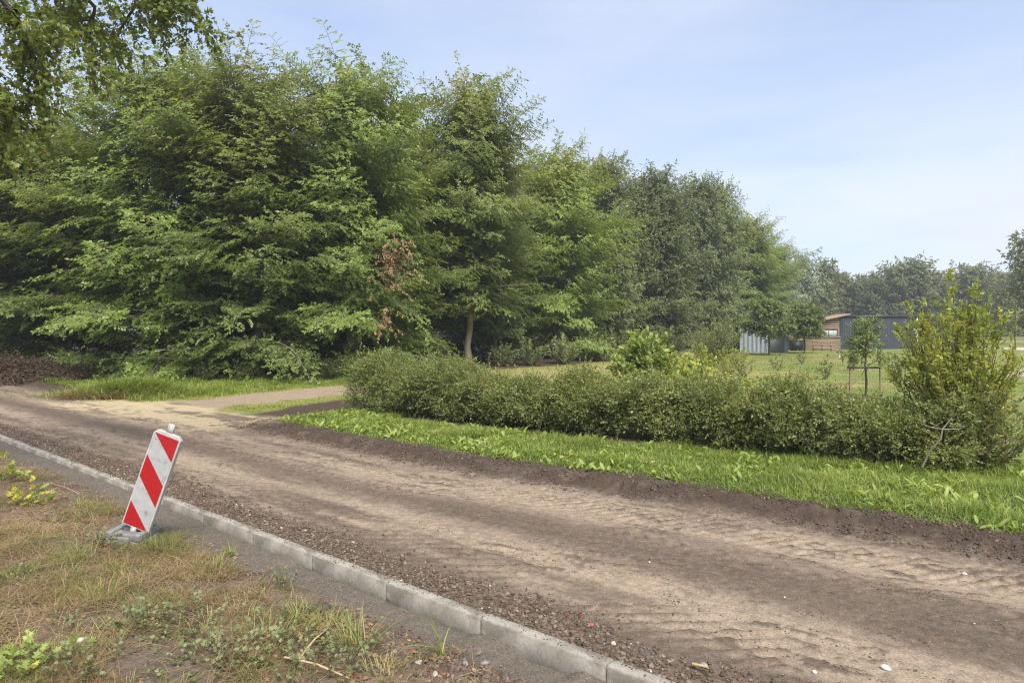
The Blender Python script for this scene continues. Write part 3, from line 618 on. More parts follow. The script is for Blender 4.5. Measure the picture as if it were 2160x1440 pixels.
# ------------------------------------------------------------------ dead rust-brown sprays on the hornbeam
r = np.random.default_rng(91); 
for k, (u, v, Yd, n_, sx) in enumerate([(828, 558, 24.0, 60, .55), (812, 672, 24.0, 16, .34)]):
    a_ = Acc(); q_ = Acc(); c0 = np.array([at(u, Yd), Yd, zat(v, Yd)])
    P = c0 + r.normal(size=(n_, 3)) * np.array([sx * .8, .35, sx * .95]); D = np.array([.5, -.6, -.35]) + r.normal(size=(n_, 3)) * .4
    V, F, aa, bb = sprigs(P, D, UP + np.zeros((n_, 3)) + np.array([0, -.8, 0]), np.full(n_, .35), 7, .12, .06, r, nj=.6, droop=.3, ldroop=.6); a_.add(V, F, aa, bb)
    V, F = tubes(P, P + norm(D) * .35, .006, .003); q_.add(V, F)
    V, F = tubes(np.repeat(c0[None] + np.array([[-.05, .5, .1]]), len(P), 0), P, .010, .005); q_.add(V, F)
    bar(q_, c0 + np.array([-.3, 2.0, .2]), c0, .025, .012)
    e = thing('dead_branch', ['dead branch with rust-brown leaves hanging on the right side of the left tree clump', 'smaller dead rust-brown spray low down below the bigger one'][k], 'branch')
    q_.build('twigs', TWIG, e); a_.build('leaves', RUST, e)

# ------------------------------------------------------------------ overhanging oak, top left
r = np.random.default_rng(17)
oak = thing('oak_tree', 'oak standing left of the photo whose lobed leaves hang into the top left corner', 'tree', (0, 0, 0))
W3 = lambda u, v, Yd: np.array([at(u, Yd), Yd, zat(v, Yd)])
tk = Acc(); lf = Acc(); tx, ty = -9.0, 6.4
pts = np.array([[tx, ty, -.2], [tx, ty, .6], [tx + .1, ty + .05, 2.5], [tx + .2, ty + .1, 4.5], [tx + .2, ty, 7], [tx + .5, ty + .2, 9.5]])
V, F = polytube(pts, [.34, .27, .24, .2, .14, .05], 12); tk.add(V, F)
limbs = [
 [pts[3], W3(-150, -60, 7.2), W3(20, -10, 7.6), W3(45, 60, 7.8), W3(85, 150, 8.0), W3(60, 250, 8.1)],
 [pts[2] + UP * 1.2, W3(-200, 80, 7.4), W3(-40, 120, 7.7), W3(20, 220, 7.9), W3(25, 280, 8)],
 [pts[4], W3(-100, -250, 7.6), W3(90, -120, 8.0), W3(190, -30, 8.3), W3(200, 70, 8.5), W3(215, 170, 8.5)],
 [pts[4], W3(0, -280, 8.0), W3(200, -160, 8.3), W3(330, -60, 8.6), W3(400, 20, 8.8), W3(425, 70, 8.9)],
 [pts[4] + UP, W3(40, -300, 9), W3(240, -150, 9.3), W3(300, -20, 9.4), W3(250, 60, 9.5), W3(235, 110, 9.5)],
 [pts[3], W3(-180, 20, 9), W3(0, 30, 9.2), W3(90, 60, 9.4), W3(50, 120, 9.5)],
 [pts[4], W3(80, -220, 8.5), W3(240, -90, 8.8), W3(370, -10, 9), W3(340, 60, 9)],
 [pts[4], W3(-80, -160, 9.5), W3(60, -60, 9.7), W3(130, 10, 9.8), W3(170, 60, 9.8)],
 [pts[3], W3(-250, 100, 8.5), W3(-90, 160, 8.7), W3(-20, 260, 8.9), W3(10, 330, 9)],
]
TW, TDd = [], []
for L_ in limbs:
    L_ = np.array(L_); kk = np.linspace(0, len(L_) - 1, 22); i0 = np.minimum(kk.astype(int), len(L_) - 2); fr = (kk - i0)[:, None]
    q = L_[i0] * (1 - fr) + L_[i0 + 1] * fr
    for _ in range(3): q[1:-1] = (q[:-2] + q[1:-1] * 2 + q[2:]) / 4
    q[1:] += r.normal(size=(21, 3)) * .035
    V, F = polytube(q, np.linspace(.055, .006, 22), 6); tk.add(V, F)
    n_ = 38; u = r.uniform(.42, 1.0, n_); kk = u * 21; i0 = np.minimum(kk.astype(int), 20)
    b0 = q[i0]; d = norm(q[i0 + 1] - q[i0]); D = norm(d * .5 + r.normal(size=(n_, 3)) * np.array([.8, .8, .5]) - UP * .25); ln = r.uniform(.18, .55, n_)
    V, F = tubes(b0, b0 + D * ln[:, None], .006, .003); tk.add(V, F)
    for m in (.25, .45, .65, .85, 1.0):
        TW.append(b0 + D * (ln * m)[:, None]); TDd.append(norm(D + r.normal(size=(n_, 3)) * .7))
P = np.concatenate(TW); D = np.concatenate(TDd)
V, F, aa, bb = sprigs(P, D, UP + .4 * r.normal(size=P.shape), r.uniform(.12, .24, len(P)), 6, .070, .056, r, nj=.6, droop=.3, ldroop=.4, tmpl=LOBED, tf=LOBEDF, tone=(r.random(len(P)) < .1) * .5)
lf.add(V, F, aa, bb)
tk.build('trunk', BARKD, oak, True); lf.build('crown', OAKL, oak)

# ------------------------------------------------------------------ hedge
r = np.random.default_rng(23)
HA, HB = np.array([-3.05, 15.45]), np.array([6.15, 9.12]); HL = np.linalg.norm(HB - HA); hd = (HB - HA) / HL; hn = np.array([-hd[1], hd[0]])
def hedge_h(a): return np.interp(a, [0, .8, 2.2, 4, 6, 8, 10, HL], [1.06, 1.06, .92, .82, .85, .88, .78, .95]) + (vn(a, a * 0, .6, 51) - .5) * .55 + (vn(a, a * 0, .22, 57) - .5) * .34
hedge = thing('hedge', 'long untrimmed dark green hedge along the far side of the dirt road', 'hedge')
M = 60000
a = r.uniform(-.35, HL, M); zz = r.random(M) ** .8; th = hedge_h(a); off = r.uniform(-1, 1, M)
wz = (.40 + .22 * np.sin(np.clip(zz, 0, 1) * PI * .9)) * (1 + 1.5 * (vn(a, zz * 1.2, .30, 52) - .5)) * np.where(a < .3, .8, 1)
rr_ = np.maximum(np.abs(off), zz ** 3)
k = r.random(M) < np.where(rr_ > .62, .95, .22)
k &= ~((zz < .34) & (r.random(M) < .75 - .6 * ss(.3, .6, vn(a, a * 0, .8, 53))))
a, zz, th, off, wz = a[k], zz[k], th[k], off[k], wz[k]
px = HA[0] + hd[0] * a + hn[0] * off * wz; py = HA[1] + hd[1] * a + hn[1] * off * wz
P = np.stack([px, py, Z(px, py) + zz * th], 1)
D = np.stack([hn[0] * off, hn[1] * off, .25 + zz * .6], 1) + r.normal(size=P.shape) * .55
cl = vn(a, zz * 1.3 + off, .35, 54) + .5 * (vn(a, zz, 1.3, 58) - .5)
hl = Acc(); hb = Acc()
V, F, aa, bb = sprigs(P, D, norm(D) * .6 + UP * .5, r.uniform(.09, .34, len(P)), 9, .038, .024, r, nj=.7, droop=.1, ldroop=.15, rs=np.clip(r.random(len(P)) * .7 + (cl - .3) * .5, 0, 1), tone=(r.random(len(P)) < .05 + .35 * ss(.6, .8, vn(a, zz, .5, 59))) * .6)
hl.add(V, F, aa, bb); print('hedge', len(F))
# upright shoots above the top
ns = 520; a = r.uniform(-.3, HL, ns); off = r.uniform(-.4, .4, ns); px = HA[0] + hd[0] * a + hn[0] * off; py = HA[1] + hd[1] * a + hn[1] * off
b0 = np.stack([px, py, Z(px, py) + hedge_h(a) - .15], 1); D = norm(UP + r.normal(size=b0.shape) * .32); ln = r.uniform(.2, .42, ns) + .35 * r.random(ns) ** 5
SH = (a.copy(), b0, b0 + D * ln[:, None])
for m in (0., .3, .6):
    V, F, aa, bb = sprigs(b0 + D * (ln * m)[:, None], D + r.normal(size=D.shape) * .25, r.normal(size=D.shape), ln * .4, 9, .05, .028, r, nj=.8, droop=0, ldroop=.1, rs=r.uniform(.5, 1, ns), tone=(r.random(ns) < .35) * .5); hl.add(V, F, aa, bb)
ns = 900; a = r.uniform(-.2, HL, ns); zf = r.uniform(.25, .95, ns); px = HA[0] + hd[0] * a - hn[0] * .42; py = HA[1] + hd[1] * a - hn[1] * .42
b1 = np.stack([px, py, Z(px, py) + zf * hedge_h(a)], 1); D1 = norm(np.array([-hn[0], -hn[1], .25]) + r.normal(size=b1.shape) * .5); l1 = r.uniform(.2, .48, ns)
V, F = tubes(b1, b1 + D1 * l1[:, None], .004, .002); hb.add(V, F)
for m in (.15, .5, .8):
    V, F, aa, bb = sprigs(b1 + D1 * (l1 * m)[:, None], D1 + r.normal(size=D1.shape) * .4, UP + r.normal(size=D1.shape) * .6, l1 * .45, 8, .042, .026, r, nj=.7, droop=.1, ldroop=.15, rs=r.uniform(.3, 1, ns)); hl.add(V, F, aa, bb)
# broad climbing leaves in patches
ns = 420; a = np.concatenate([r.normal(c_, .22, 70) for c_ in (3.9, 5.6, 6.4, 7.2, 8.5, 9.3)]); zf = r.uniform(.1, 1.05, ns); off = -.55 - r.random(ns) * .08
px = HA[0] + hd[0] * a + hn[0] * off; py = HA[1] + hd[1] * a + hn[1] * off
P = np.stack([px, py, Z(px, py) + zf * hedge_h(a)], 1)
V, F, aa, bb = sprigs(P, r.normal(size=P.shape) * .5 + UP * .5, np.tile([-.3, -1, .6], (ns, 1)), np.full(ns, .15), 2, .06, .045, r, nj=.4, tmpl=OVAL, tf=OVALF, rs=r.uniform(.6, 1, ns)); hl.add(V, F, aa, bb)
hl.build('foliage', HEDG, hedge)
for k in range(34):
    st_ = Acc(); a0 = (k + r.random()) / 34 * HL; o0 = r.uniform(-.2, .2)
    b = np.array([HA[0] + hd[0] * a0 + hn[0] * o0, HA[1] + hd[1] * a0 + hn[1] * o0, 0.0]); b[2] = float(Z(b[0], b[1])) - .05
    for q in range(4):
        p = limb_path(b, r.uniform(0, 6.28), R(r.uniform(55, 85)), R(r.uniform(40, 80)), r.uniform(.7, 1.15), r, 6, .2)
        V, F = polytube(p, np.linspace(.014, .004, 6), 5); st_.add(V, F)
    for q in np.where((SH[0] >= k / 34 * HL) & (SH[0] < (k + 1) / 34 * HL))[0][:8]:
        V, F = polytube(np.array([b, (b + SH[1][q]) / 2 + r.normal(size=3) * .05, SH[1][q], SH[2][q]]), [.010, .007, .004, .002], 4); st_.add(V, F)
    bar(st_, b - UP * .05, b + UP * .08, .022, .016)
    st_.build('stem', TWIG, hedge, True)
hb.build('twigs', TWIG, hedge)
# crooked pale bare branch in the right end of the hedge
bb_ = Acc(); p = np.array([W3(1945, 985, 8.4), W3(1962, 950, 8.35), W3(1985, 925, 8.3), W3(1988, 905, 8.3), W3(2008, 880, 8.35)])
V, F = polytube(p, [.012, .011, .010, .008, .004], 7); bb_.add(V, F)
V, F = polytube(np.array([p[3], W3(1960, 900, 8.3), W3(1940, 890, 8.3)]), [.008, .006, .003], 5); bb_.add(V, F)
V, F = polytube(np.array([p[3], W3(2020, 905, 8.3), W3(2035, 900, 8.3)]), [.008, .006, .003], 5); bb_.add(V, F)
bb_.build('bare_branch', BARKG, hedge, True)

# ------------------------------------------------------------------ shrubs made of ascending shoots
def shoot_shrub(name, label, loc, h, rad, nst, mat, ll, lw, seed, n=8, tone=.2, group=None, lo=.15, tm=(DIAMOND, DIAF), nj=.7, stp=.09, spl=.16):
    r = np.random.default_rng(seed); e = thing(name, label, 'shrub', (loc[0], loc[1], float(Z(loc[0], loc[1]))), 0, group)
    tk, lf = Acc(), Acc()
    for k in range(nst):
        az = r.uniform(0, 2 * PI); q = math.sqrt(r.random()); H = h * (1 - .45 * q * q) * r.uniform(.72, 1.02)
        K = 8; f = np.linspace(0, 1, K)
        p = np.stack([math.cos(az) * rad * q * f ** .75, math.sin(az) * rad * q * f ** .75, f * H], 1) + r.normal(size=(K, 3)) * np.array([.03, .03, 0]) * (f > 0)[:, None]
        p[0] = [math.cos(az) * .02 * q, math.sin(az) * .02 * q, -.05]
        V, F = polytube(p, np.linspace(.012, .003, K) * (h / 2.2), 4); tk.add(V, F)
        m = int(H * (1 - lo) / stp); u = lo + (1 - lo) * r.random(m); kk = u * (K - 1); i0 = np.minimum(kk.astype(int), K - 2); fr = (kk - i0)[:, None]
        b0 = p[i0] * (1 - fr) + p[i0 + 1] * fr; d = norm(p[i0 + 1] - p[i0]); D = d * .6 + norm(r.normal(size=(m, 3)) * np.array([1, 1, .3])) * (1.15 - u)[:, None]
        L = spl * h / 2 * r.uniform(.6, 1.5, m) * (1.5 - u)
        V, F, a, b = sprigs(b0, D, UP + .5 * r.normal(size=D.shape), L, n, ll, lw, r, nj=nj, droop=.1, ldroop=.15, tone=(r.random(m) < tone) * r.random(m), tmpl=tm[0], tf=tm[1], rs=np.clip(r.random(m) * .6 + u * .4, 0, 1)); lf.add(V, F, a, b)
    bar(tk, (0, 0, -.1), (0, 0, .04), .035, .02, 8)
    tk.build('stem', TWIG, e, True); lf.build('foliage', mat, e); return e
shoot_shrub('tall_shrub', 'tall yellow-green shrub with upright shoots at the right end of the hedge', (6.18, 9.55), 2.58, .82, 95, SHRB, .07, .034, 3, n=9, tone=.2, lo=.06)
shoot_shrub('low_shrub', 'low dense shrub filling the foot of the tall yellow-green shrub', (6.15, 8.95), 1.2, .8, 75, HEDG, .05, .03, 4, n=8, tone=.15, lo=.05)
shoot_shrub('leafy_shrub', 'darker leafy shrub on the right behind the tall yellow-green one', (6.75, 9.9), 1.3, .5, 30, HEDG, .06, .035, 5, n=8, tone=.2, lo=.1)
shoot_shrub('bean_plants', 'big mound of bright bean plants with a few yellow leaves behind the hedge', (at(1362, 17.5), 17.5), 1.78, .95, 100, BEAN, .13, .10, 6, n=6, tone=.1, lo=.1, tm=(OVAL, OVALF), spl=.22)
shoot_shrub('vegetable_plants', 'sprawling yellowing vegetable plants right of the bean mound', (at(1452, 19), 19), 1.2, .7, 40, BEAN, .11, .08, 7, n=5, tone=.4, lo=.05, tm=(OVAL, OVALF))
shoot_shrub('loose_shrub', 'loose olive-green shrub between the alders and the silver shed', (at(1512, 36), 36), 2.6, 1.5, 55, ALDER, .10, .055, 8, n=8, tone=.3, lo=.1, spl=.3)
shoot_shrub('small_shrub', 'small yellow-green shrub left of the silver shed', (at(1560, 30), 30), 1.1, .8, 25, SHRB, .08, .05, 9, n=6, tone=.3)
for k, (u, v, lab) in enumerate([(1565, 722, 'low bushy perennial in front of the left side of the silver shed'), (1640, 735, 'reddish low plant beside the right corner of the silver shed'), (1692, 752, 'small bush on the lawn left of the staked fruit tree'), (1742, 748, 'narrow sapling on the lawn before the plank shed'), (1800, 745, 'thin sapling on the lawn behind the staked fruit tree'), (1855, 745, 'upright sapling right of the staked fruit tree')]):
    Yd = 24 + k % 3 * 5
    shoot_shrub('sapling' if k > 2 else 'small_bush', lab, (at(u, Yd), Yd), [1.1, .9, .9, 1.0, 1.0, 1.1][k], [.5, .45, .35, .22, .2, .18][k], 12, ALDER if k != 1 else WEED, .07, .04, 60 + k, n=6, tone=.3)
for k, (u, Yd, hh_, rd_, m_, lab) in enumerate([(1500, 20, .75, .55, BEAN, 'low spread of yellow-green plants between the vegetable plants and the lawn'), (1560, 19, .55, .6, BEAN, 'flat yellow-green squash patch behind the middle of the hedge'), (1625, 20, .5, .7, BEAN, 'wide squash patch on the lawn in front of the silver shed'), (1690, 22, .4, .5, MEAD, 'low tangle of weeds at the right end of the squash patches'), (1535, 26, 1.3, .7, SHRB, 'feathery yellow-green bush before the loose olive shrub'), (1475, 24, 1.25, .6, BEAN, 'bright leafy plant right of the vegetable plants'), (1415, 15.2, .95, .35, BEAN, 'light green sprouting plant just behind the hedge below the bean mound'), (1888, 24, .9, .4, ALDER, 'small bush left of the tall yellow-green shrub')]):
    shoot_shrub('garden_plant', lab, (at(u, Yd), Yd), hh_, rd_, 30, m_, .09 if m_ is BEAN else .06, .06 if m_ is BEAN else .035, 150 + k, n=5, tone=.35, lo=.05, stp=.07, tm=(OVAL, OVALF) if m_ is BEAN else (DIAMOND, DIAF))
# undergrowth at the wood edge: one of each, then copies
und = shoot_shrub('undergrowth_bush', 'low bush of undergrowth along the foot of the wood edge', (at(735, 26.5), 26.5), 1.3, .9, 34, ALDER, .10, .055, 20, n=7, tone=.25, lo=.05, group='undergrowth bushes along the wood edge', spl=.25)
for (u, Yd, k) in [(800, 29, 1.2), (880, 31, 1.1), (930, 33, .8), (1060, 33, .9), (1120, 34, 1.0), (1190, 35.5, 1.2), (1260, 38, 1.3), (1310, 42, 1.5), (1360, 45, 1.4), (1420, 48, 1.5), (1480, 50, 1.3), (640, 24.6, .6), (700, 24.7, .7), (520, 23.8, .5), (440, 23.6, .55), (1545, 52, 1.5), (1590, 60, 1.5)]:
    e = copy_tree(und); x = at(u, Yd); e.location = (x, Yd, float(Z(x, Yd))); e.scale = (k * 1.1, k * 1.1, k); e.rotation_euler = (0, 0, rng.uniform(0, 6))

# ------------------------------------------------------------------ small garden trees
def garden_tree(name, label, x, y, trunk_h, crown_h, rad, seed, mat, nl=26, ll=.09, lw=.05, step=.15, r0=.06, n=7, flat=False, bare=0., twk=.45, sp=.13):
    r = np.random.default_rng(seed); e = thing(name, label, 'tree', (x, y, float(Z(x, y)))); tk, lf = Acc(), Acc()
    p = np.array([[0, 0, -.1], [.02, 0, trunk_h * .5], [0, .02, trunk_h], [.03, 0, trunk_h + crown_h * .5], [.05, 0, trunk_h + crown_h * .95]]); V, F = polytube(p, np.array([1.2, 1, .85, .5, .15]) * r0, 8); tk.add(V, F)
    for k in range(nl):
        f = (k + r.random()) / nl; hh = trunk_h + crown_h * .75 * f; az = k * 2.4 + r.normal() * .3
        L = rad * r.uniform(.75, 1.1) * (1 - .55 * f * f)
        q = limb_path([0, 0, hh], az, R(30 + 30 * f), R(0 + 60 * f), L, r, 7, .18); V, F = polytube(q, np.linspace(r0 * .35, .004, 7), 5); tk.add(V, F)
        m = int(L / step) * 3; u = r.uniform(.2 + bare, 1, m); kk = u * 6; i0 = np.minimum(kk.astype(int), 5); fr = (kk - i0)[:, None]; b0 = q[i0] * (1 - fr) + q[i0 + 1] * fr
        D = norm(norm(q[i0 + 1] - q[i0]) * .5 + r.normal(size=(m, 3)) * .7 + UP * .15); tl = twk * rad * (1.2 - u) * r.uniform(.5, 1.2, m)
        V, F = tubes(b0, b0 + D * tl[:, None], .005, .002); tk.add(V, F)
        for c in np.arange(.3, 1.01, sp / (twk * rad)):
            V, F, a, b = sprigs(b0 + D * (tl * c)[:, None], D + r.normal(size=D.shape) * .6, UP + .5 * r.normal(size=D.shape), r.uniform(.1, .2, m), n, ll, lw, r, nj=.8, droop=.1, tone=(r.random(m) < .1) * .6); lf.add(V, F, a, b)
    tk.build('trunk', BARKD, e, True); lf.build('crown', mat, e); return e
GARD = leaf_mat('garden_tree_leaf', (.14, .19, .065), (.20, .255, .09), (.28, .33, .13), (.25, .24, .05), .3, .45, .4, .1)
garden_tree('lollipop_tree', 'round-crowned garden tree standing in front of the silver shed', at(1622, 46), 46, 1.15, 2.4, 1.85, 1, GARD, 50, .11, .07)
garden_tree('lollipop_tree', 'round-crowned garden tree between the silver shed and the plank shed', at(1697, 49), 49, 1.1, 2.2, 1.7, 2, GARD, 46, .11, .07)
garden_tree('fruit_tree', 'thin young fruit tree tied between two stakes on the lawn', at(1826, 18), 18, .85, 1.35, .78, 3, GARD, 22, .06, .036, step=.13, r0=.03, n=8, twk=.35, sp=.14)
garden_tree('young_tree', 'slim orange-tinged young tree by the pale gravel at the right edge', at(2141, 50), 50, 1.2, 3.0, .32, 4, SHRB, 26, .09, .05, r0=.04)
WOODS = plain('weathered_stake', (.30, .23, .15), .85, (.16, .12, .08), 8, 0, .6, 40, .2, (3, 3, .4))
sup = thing('tree_support', 'two wooden stakes with a crossbar holding the young fruit tree', 'tree stakes', (0, 0, 0))
for u in (1793, 1856):
    k = Acc(); x = at(u, 17.8); bar(k, (x + (.03 if u > 1800 else -.0), 17.8, -.1), (x, 17.8, zat(770, 17.8)), .026, .022, 8)
    V, F = tubes(np.array([[x, 17.8, zat(770, 17.8)]]), np.array([[x, 17.8, zat(770, 17.8) + .001]]), .022, .0005, 8); k.add(V, F); k.build('stake', WOODS, sup)
k = Acc(); box(k, at(1789, 17.7), at(1860, 17.7), 17.745, 17.77, zat(777.5, 17.7), zat(773.5, 17.7)); k.build('crossbar', plain('dark_strap', (.06, .05, .045), .8), sup)

# ------------------------------------------------------------------ sheds
def sheet(acc, x0, x1, z0, z1, y, pitch, depth, k=4):
    """corrugated panel in the XZ plane facing -Y"""
    n = int((x1 - x0) / pitch); xs = []; ys = []
    for i in range(n):
        a = x0 + (x1 - x0) * i / n; w_ = (x1 - x0) / n
        for fx, fy in ((0, 0), (.35, 0), (.5, 1), (.85, 1)): xs.append(a + w_ * fx); ys.append(y + depth * fy)
    xs.append(x1); ys.append(y); m = len(xs)
    V = np.array([[a, b, z0] for a, b in zip(xs, ys)] + [[a, b, z1] for a, b in zip(xs, ys)])
    acc.add(V, [[i, i + 1, i + 1 + m, i + m] for i in range(m - 1)])
METB = plain('bluegrey_steel', (.31, .35, .40), .5, (.24, .275, .32), 5, .3, spec=.5)
METD = plain('anthracite_steel', (.058, .068, .088), .5, (.045, .053, .070), 1.2, .2, spec=.5)
PLNK = plain('shed_plank', (.32, .235, .165), .85, (.17, .125, .09), 2.2, 0, .4, 20, .2, (.6, 1, 6))
WHIT = plain('white_trim', (.7, .7, .68), .6, (.55, .55, .53), 5)
# silver metal shed: corner towards the camera
ms = thing('metal_shed', 'silver blue-grey corrugated metal shed behind a round-crowned tree', 'shed', (at(1624, 50), 50, float(Z(19, 50))))
def rotz(acc, a, off=(0, 0, 0)):
    c, s_ = math.cos(a), math.sin(a)
    for i, V in enumerate(acc.V):
        V = np.array(V, float); x = V[:, 0] * c - V[:, 1] * s_; y = V[:, 0] * s_ + V[:, 1] * c; acc.V[i] = np.stack([x + off[0], y + off[1], V[:, 2] + off[2]], 1)
    return acc
k = Acc(); sheet(k, -2.1, 0, 0, 1.98, 0, .28, .05); rotz(k, R(-24)); k.build('side_wall', METB, ms)
k = Acc(); box(k, .0, 1.05, 0, .04, .05, 1.92); box(k, 1.05, 1.42, -.02, .06, 0, 2.04); rotz(k, R(6)); k.build('end_wall', METB, ms)
k = Acc(); sheet(k, 1.10, 1.40, .04, 2.0, -.05, .1, .025); rotz(k, R(6)); k.build('corner_post', METB, ms)
k = Acc(); box(k, -2.0, 1.3, 0.1, 2.2, 1.88, 1.93); box(k, -2.0, 1.3, 2.2, 2.26, 0, 1.93); rotz(k, R(-8), (0, .35, 0)); k.build('roof', METB, ms)
# dark steel barn
YD = 57.0
db = thing('steel_barn', 'long low anthracite corrugated steel barn behind the lawn', 'barn', (at(1772, YD), YD, float(Z(28, YD))))
wd = at(1934, YD) - at(1772, YD)
k = Acc(); sheet(k, 0, wd, 0, 2.72, 0, .2, .035); k.build('wall', METD, db)
k = Acc(); box(k, -.0, wd, .04, 4.0, 0, 2.7); k.build('side_wall', METD, db)
k = Acc(); box(k, -.08, wd + .12, -.10, 4.1, 2.722, 2.86); k.build('roof', plain('roof_edge', (.035, .042, .05), .5), db)
k = Acc(); box(k, wd - .02, wd + .07, -.02, .06, 0, 2.70); k.build('white_corner_trim', WHIT, db)
# plank shed with slanting roof
ps = thing('plank_shed', 'weathered wooden plank shed with a sloping roof leaning on the dark barn', 'shed', (at(1720, 56), 56, float(Z(25, 56))))
xw = at(1771, 56) - at(1720, 56)
def planks(acc, x0, x1, z0, z1, y, ph=.19, tz=None):
    z_ = z0; i = 0
    while z_ < z1 - .02:
        zt = min(z_ + ph - .012, z1); a = x0
        if tz is not None:
            a = max(x0, x0 + (zt - tz) / (z1 - tz) * (x1 - x0)) if zt > tz else x0
            if a >= x1 - .1: break
        box(acc, a, x1, y + (i % 2) * .006, y + .03 + (i % 2) * .006, z_, zt); z_ += ph; i += 1
k = Acc(); planks(k, 0, xw, 1.72, 2.86, 0, .16, 2.28); planks(k, 0, .12, 1.0, 1.72, 0); planks(k, xw - .16, xw, 1.0, 1.72, 0); k.build('upper_wall', PLNK, ps)
k = Acc(); planks(k, -1.25, xw - .05, .0, 1.02, -.25, .17); k.build('lower_wall', PLNK, ps)
k = Acc(); box(k, -1.3, -.0 + xw, -.30, -.2, 1.03, 1.08); k.build('ledge', PLNK, ps)
k = Acc()
V = np.array([[-.15, -.35, 2.33], [xw + .75, -.35, 2.98], [xw + .75, 2.6, 2.98], [-.15, 2.6, 2.33]]); V2 = V - UP * .09
k.add(np.concatenate([V, V2]), [[0, 1, 2, 3], [7, 6, 5, 4], [0, 4, 5, 1], [1, 5, 6, 2], [2, 6, 7, 3], [3, 7, 4, 0]]); k.build('roof', PLNK, ps)
k = Acc(); box(k, .13, xw - .17, .06, .075, 1.0, 1.72)
pw = k.build('window', plain('clear_plastic', (.42, .46, .44), .25, (.26, .34, .28), 2.5, 0), ps)
k = Acc(); box(k, .12, xw - .16, .02, .055, 1.66, 1.72); box(k, xw * .55, xw * .55 + .06, .02, .055, 1.03, 1.66); k.build('frame', PLNK, pw)
k = Acc(); box(k, -1.2, xw + .5, 2.5, 2.6, 0, 2.3); box(k, -1.24, -1.2, -.2, 2.6, 0, 1.0); k.build('back_wall', PLNK, ps)
bn = thing('pallet', 'grey wooden pallet leaning against the low plank wall', 'pallet', (at(1735, 54), 54, float(Z(24.5, 54)) ))
k = Acc()
for z_ in (.15, .42, .68): box(k, -.75, .75, 0, .02, z_, z_ + .09)
k.build('board', WOODS, bn); k = Acc()
for x_ in (-.75, -.04, .67): box(k, x_, x_ + .08, .022, .1, .0, .8)
k.build('upright', WOODS, bn)
cb = thing('compost_bin', 'black compost bin with a yellow rim left of the plank shed', 'bin', (at(1684, 54.5), 54.5, float(Z(23, 54.5))))
k = Acc(); box(k, -.42, .42, 0, .7, 0, .82); k.build('tub', plain('black_plastic', (.012, .014, .018), .5), cb)
k = Acc(); box(k, -.45, .45, -.04, .74, .822, .9); k.build('rim', plain('yellow_plastic', (.38, .28, .05), .5), cb)
# garden stakes
for k_, (u, v0, v1, Yd, lab) in enumerate([(1616, 730, 748, 47, 'pale stick marker in the border before the silver shed'), (1770, 740, 762, 39, 'short white stick on the lawn left of the fruit tree'), (1883, 765, 785, 29, 'short leaning white stick on the lawn right of the fruit tree')]):
    k = Acc(); x = at(u, Yd); bar(k, (x + .05, Yd, 0), (x, Yd, zat(v0, Yd)), .02, .015, 6); o = k.build('marker_stick', WHIT); tag(o, lab, 'stick')
k = Acc(); Yg = 14.2; bar(k, (at(650, Yg), Yg, -.05), (at(649, Yg), Yg, .24), .011, .009, 8)
GP = plain('green_paint', (.02, .16, .05), .5); o = k.build('green_peg', GP); tag(o, 'thin green peg standing in the dark soil at the junction', 'peg')

# ------------------------------------------------------------------ traffic beacon
WPL = plain('white_plastic', (.46, .46, .44), .45, (.30, .28, .25), 9, 0, .1, 80)
REFW, t_, b_ = nodes('grey_white_sheeting'); b_.inputs['Roughness'].default_value = .4
t_.links.new(ramp(t_, noise(t_, 14, 6, .65), [(.32, (.17, .16, .15)), (.44, (.31, .315, .315)), (.8, (.37, .38, .38))]), b_.inputs['Base Color'])
REFR, t_, b_ = nodes('red_sheeting'); b_.inputs['Roughness'].default_value = .35
t_.links.new(ramp(t_, noise(t_, 38, 7, .75), [(.3, (.24, .007, .007)), (.6, (.34, .006, .008)), (.74, (.40, .12, .09))]), b_.inputs['Base Color'])
FOOT = plain('grey_recycled_plastic', (.20, .20, .21), .75, (.12, .115, .11), 12, 0, .5, 60)
bx_, by_ = at(277, 6.35), 6.35
bc = thing('traffic_beacon', 'leaning red and white striped road works beacon beside the kerb', 'beacon', (bx_, by_, float(Z(bx_, by_)) + .0))
tilt = R(18.5); yaw = R(-8)
pan = bpy.data.objects.new('panel', None)
Wp, Lp, Dp, z0p = .285, .93, .045, .135
def prism(poly, y0, y1):
    n = len(poly); V = np.array([[a, y0, b] for a, b in poly] + [[a, y1, b] for a, b in poly])
    return V, n
import bmesh
def poly_obj(name, poly, y0, y1, mat, parent):
    bm = bmesh.new(); n = len(poly)
    a = [bm.verts.new((p[0], y0, p[1])) for p in poly]; b = [bm.verts.new((p[0], y1, p[1])) for p in poly]
    bm.faces.new(a); bm.faces.new(b[::-1])
    for i in range(n): bm.faces.new((a[i], a[(i + 1) % n], b[(i + 1) % n], b[i]))
    bmesh.ops.recalc_face_normals(bm, faces=bm.faces)
    me = bpy.data.meshes.new(name); bm.to_mesh(me); bm.free(); me.materials.append(mat)
    o = bpy.data.objects.new(name, me); C.objects.link(o); o.parent = parent; return o
h_ = Wp / 2; c = .035
body = poly_obj('panel', [(-h_, z0p), (h_, z0p), (h_, z0p + Lp - c), (h_ - c, z0p + Lp), (-h_ + c, z0p + Lp), (-h_, z0p + Lp - c)], -Dp / 2, Dp / 2, WPL, bc)
bv = body.modifiers.new('bevel', 'BEVEL'); bv.width = .006; bv.segments = 2
fr_ = .014; fw = Wp / 2 - fr_; zb, zt = z0p + .012, z0p + Lp - .03; FL = zt - zb
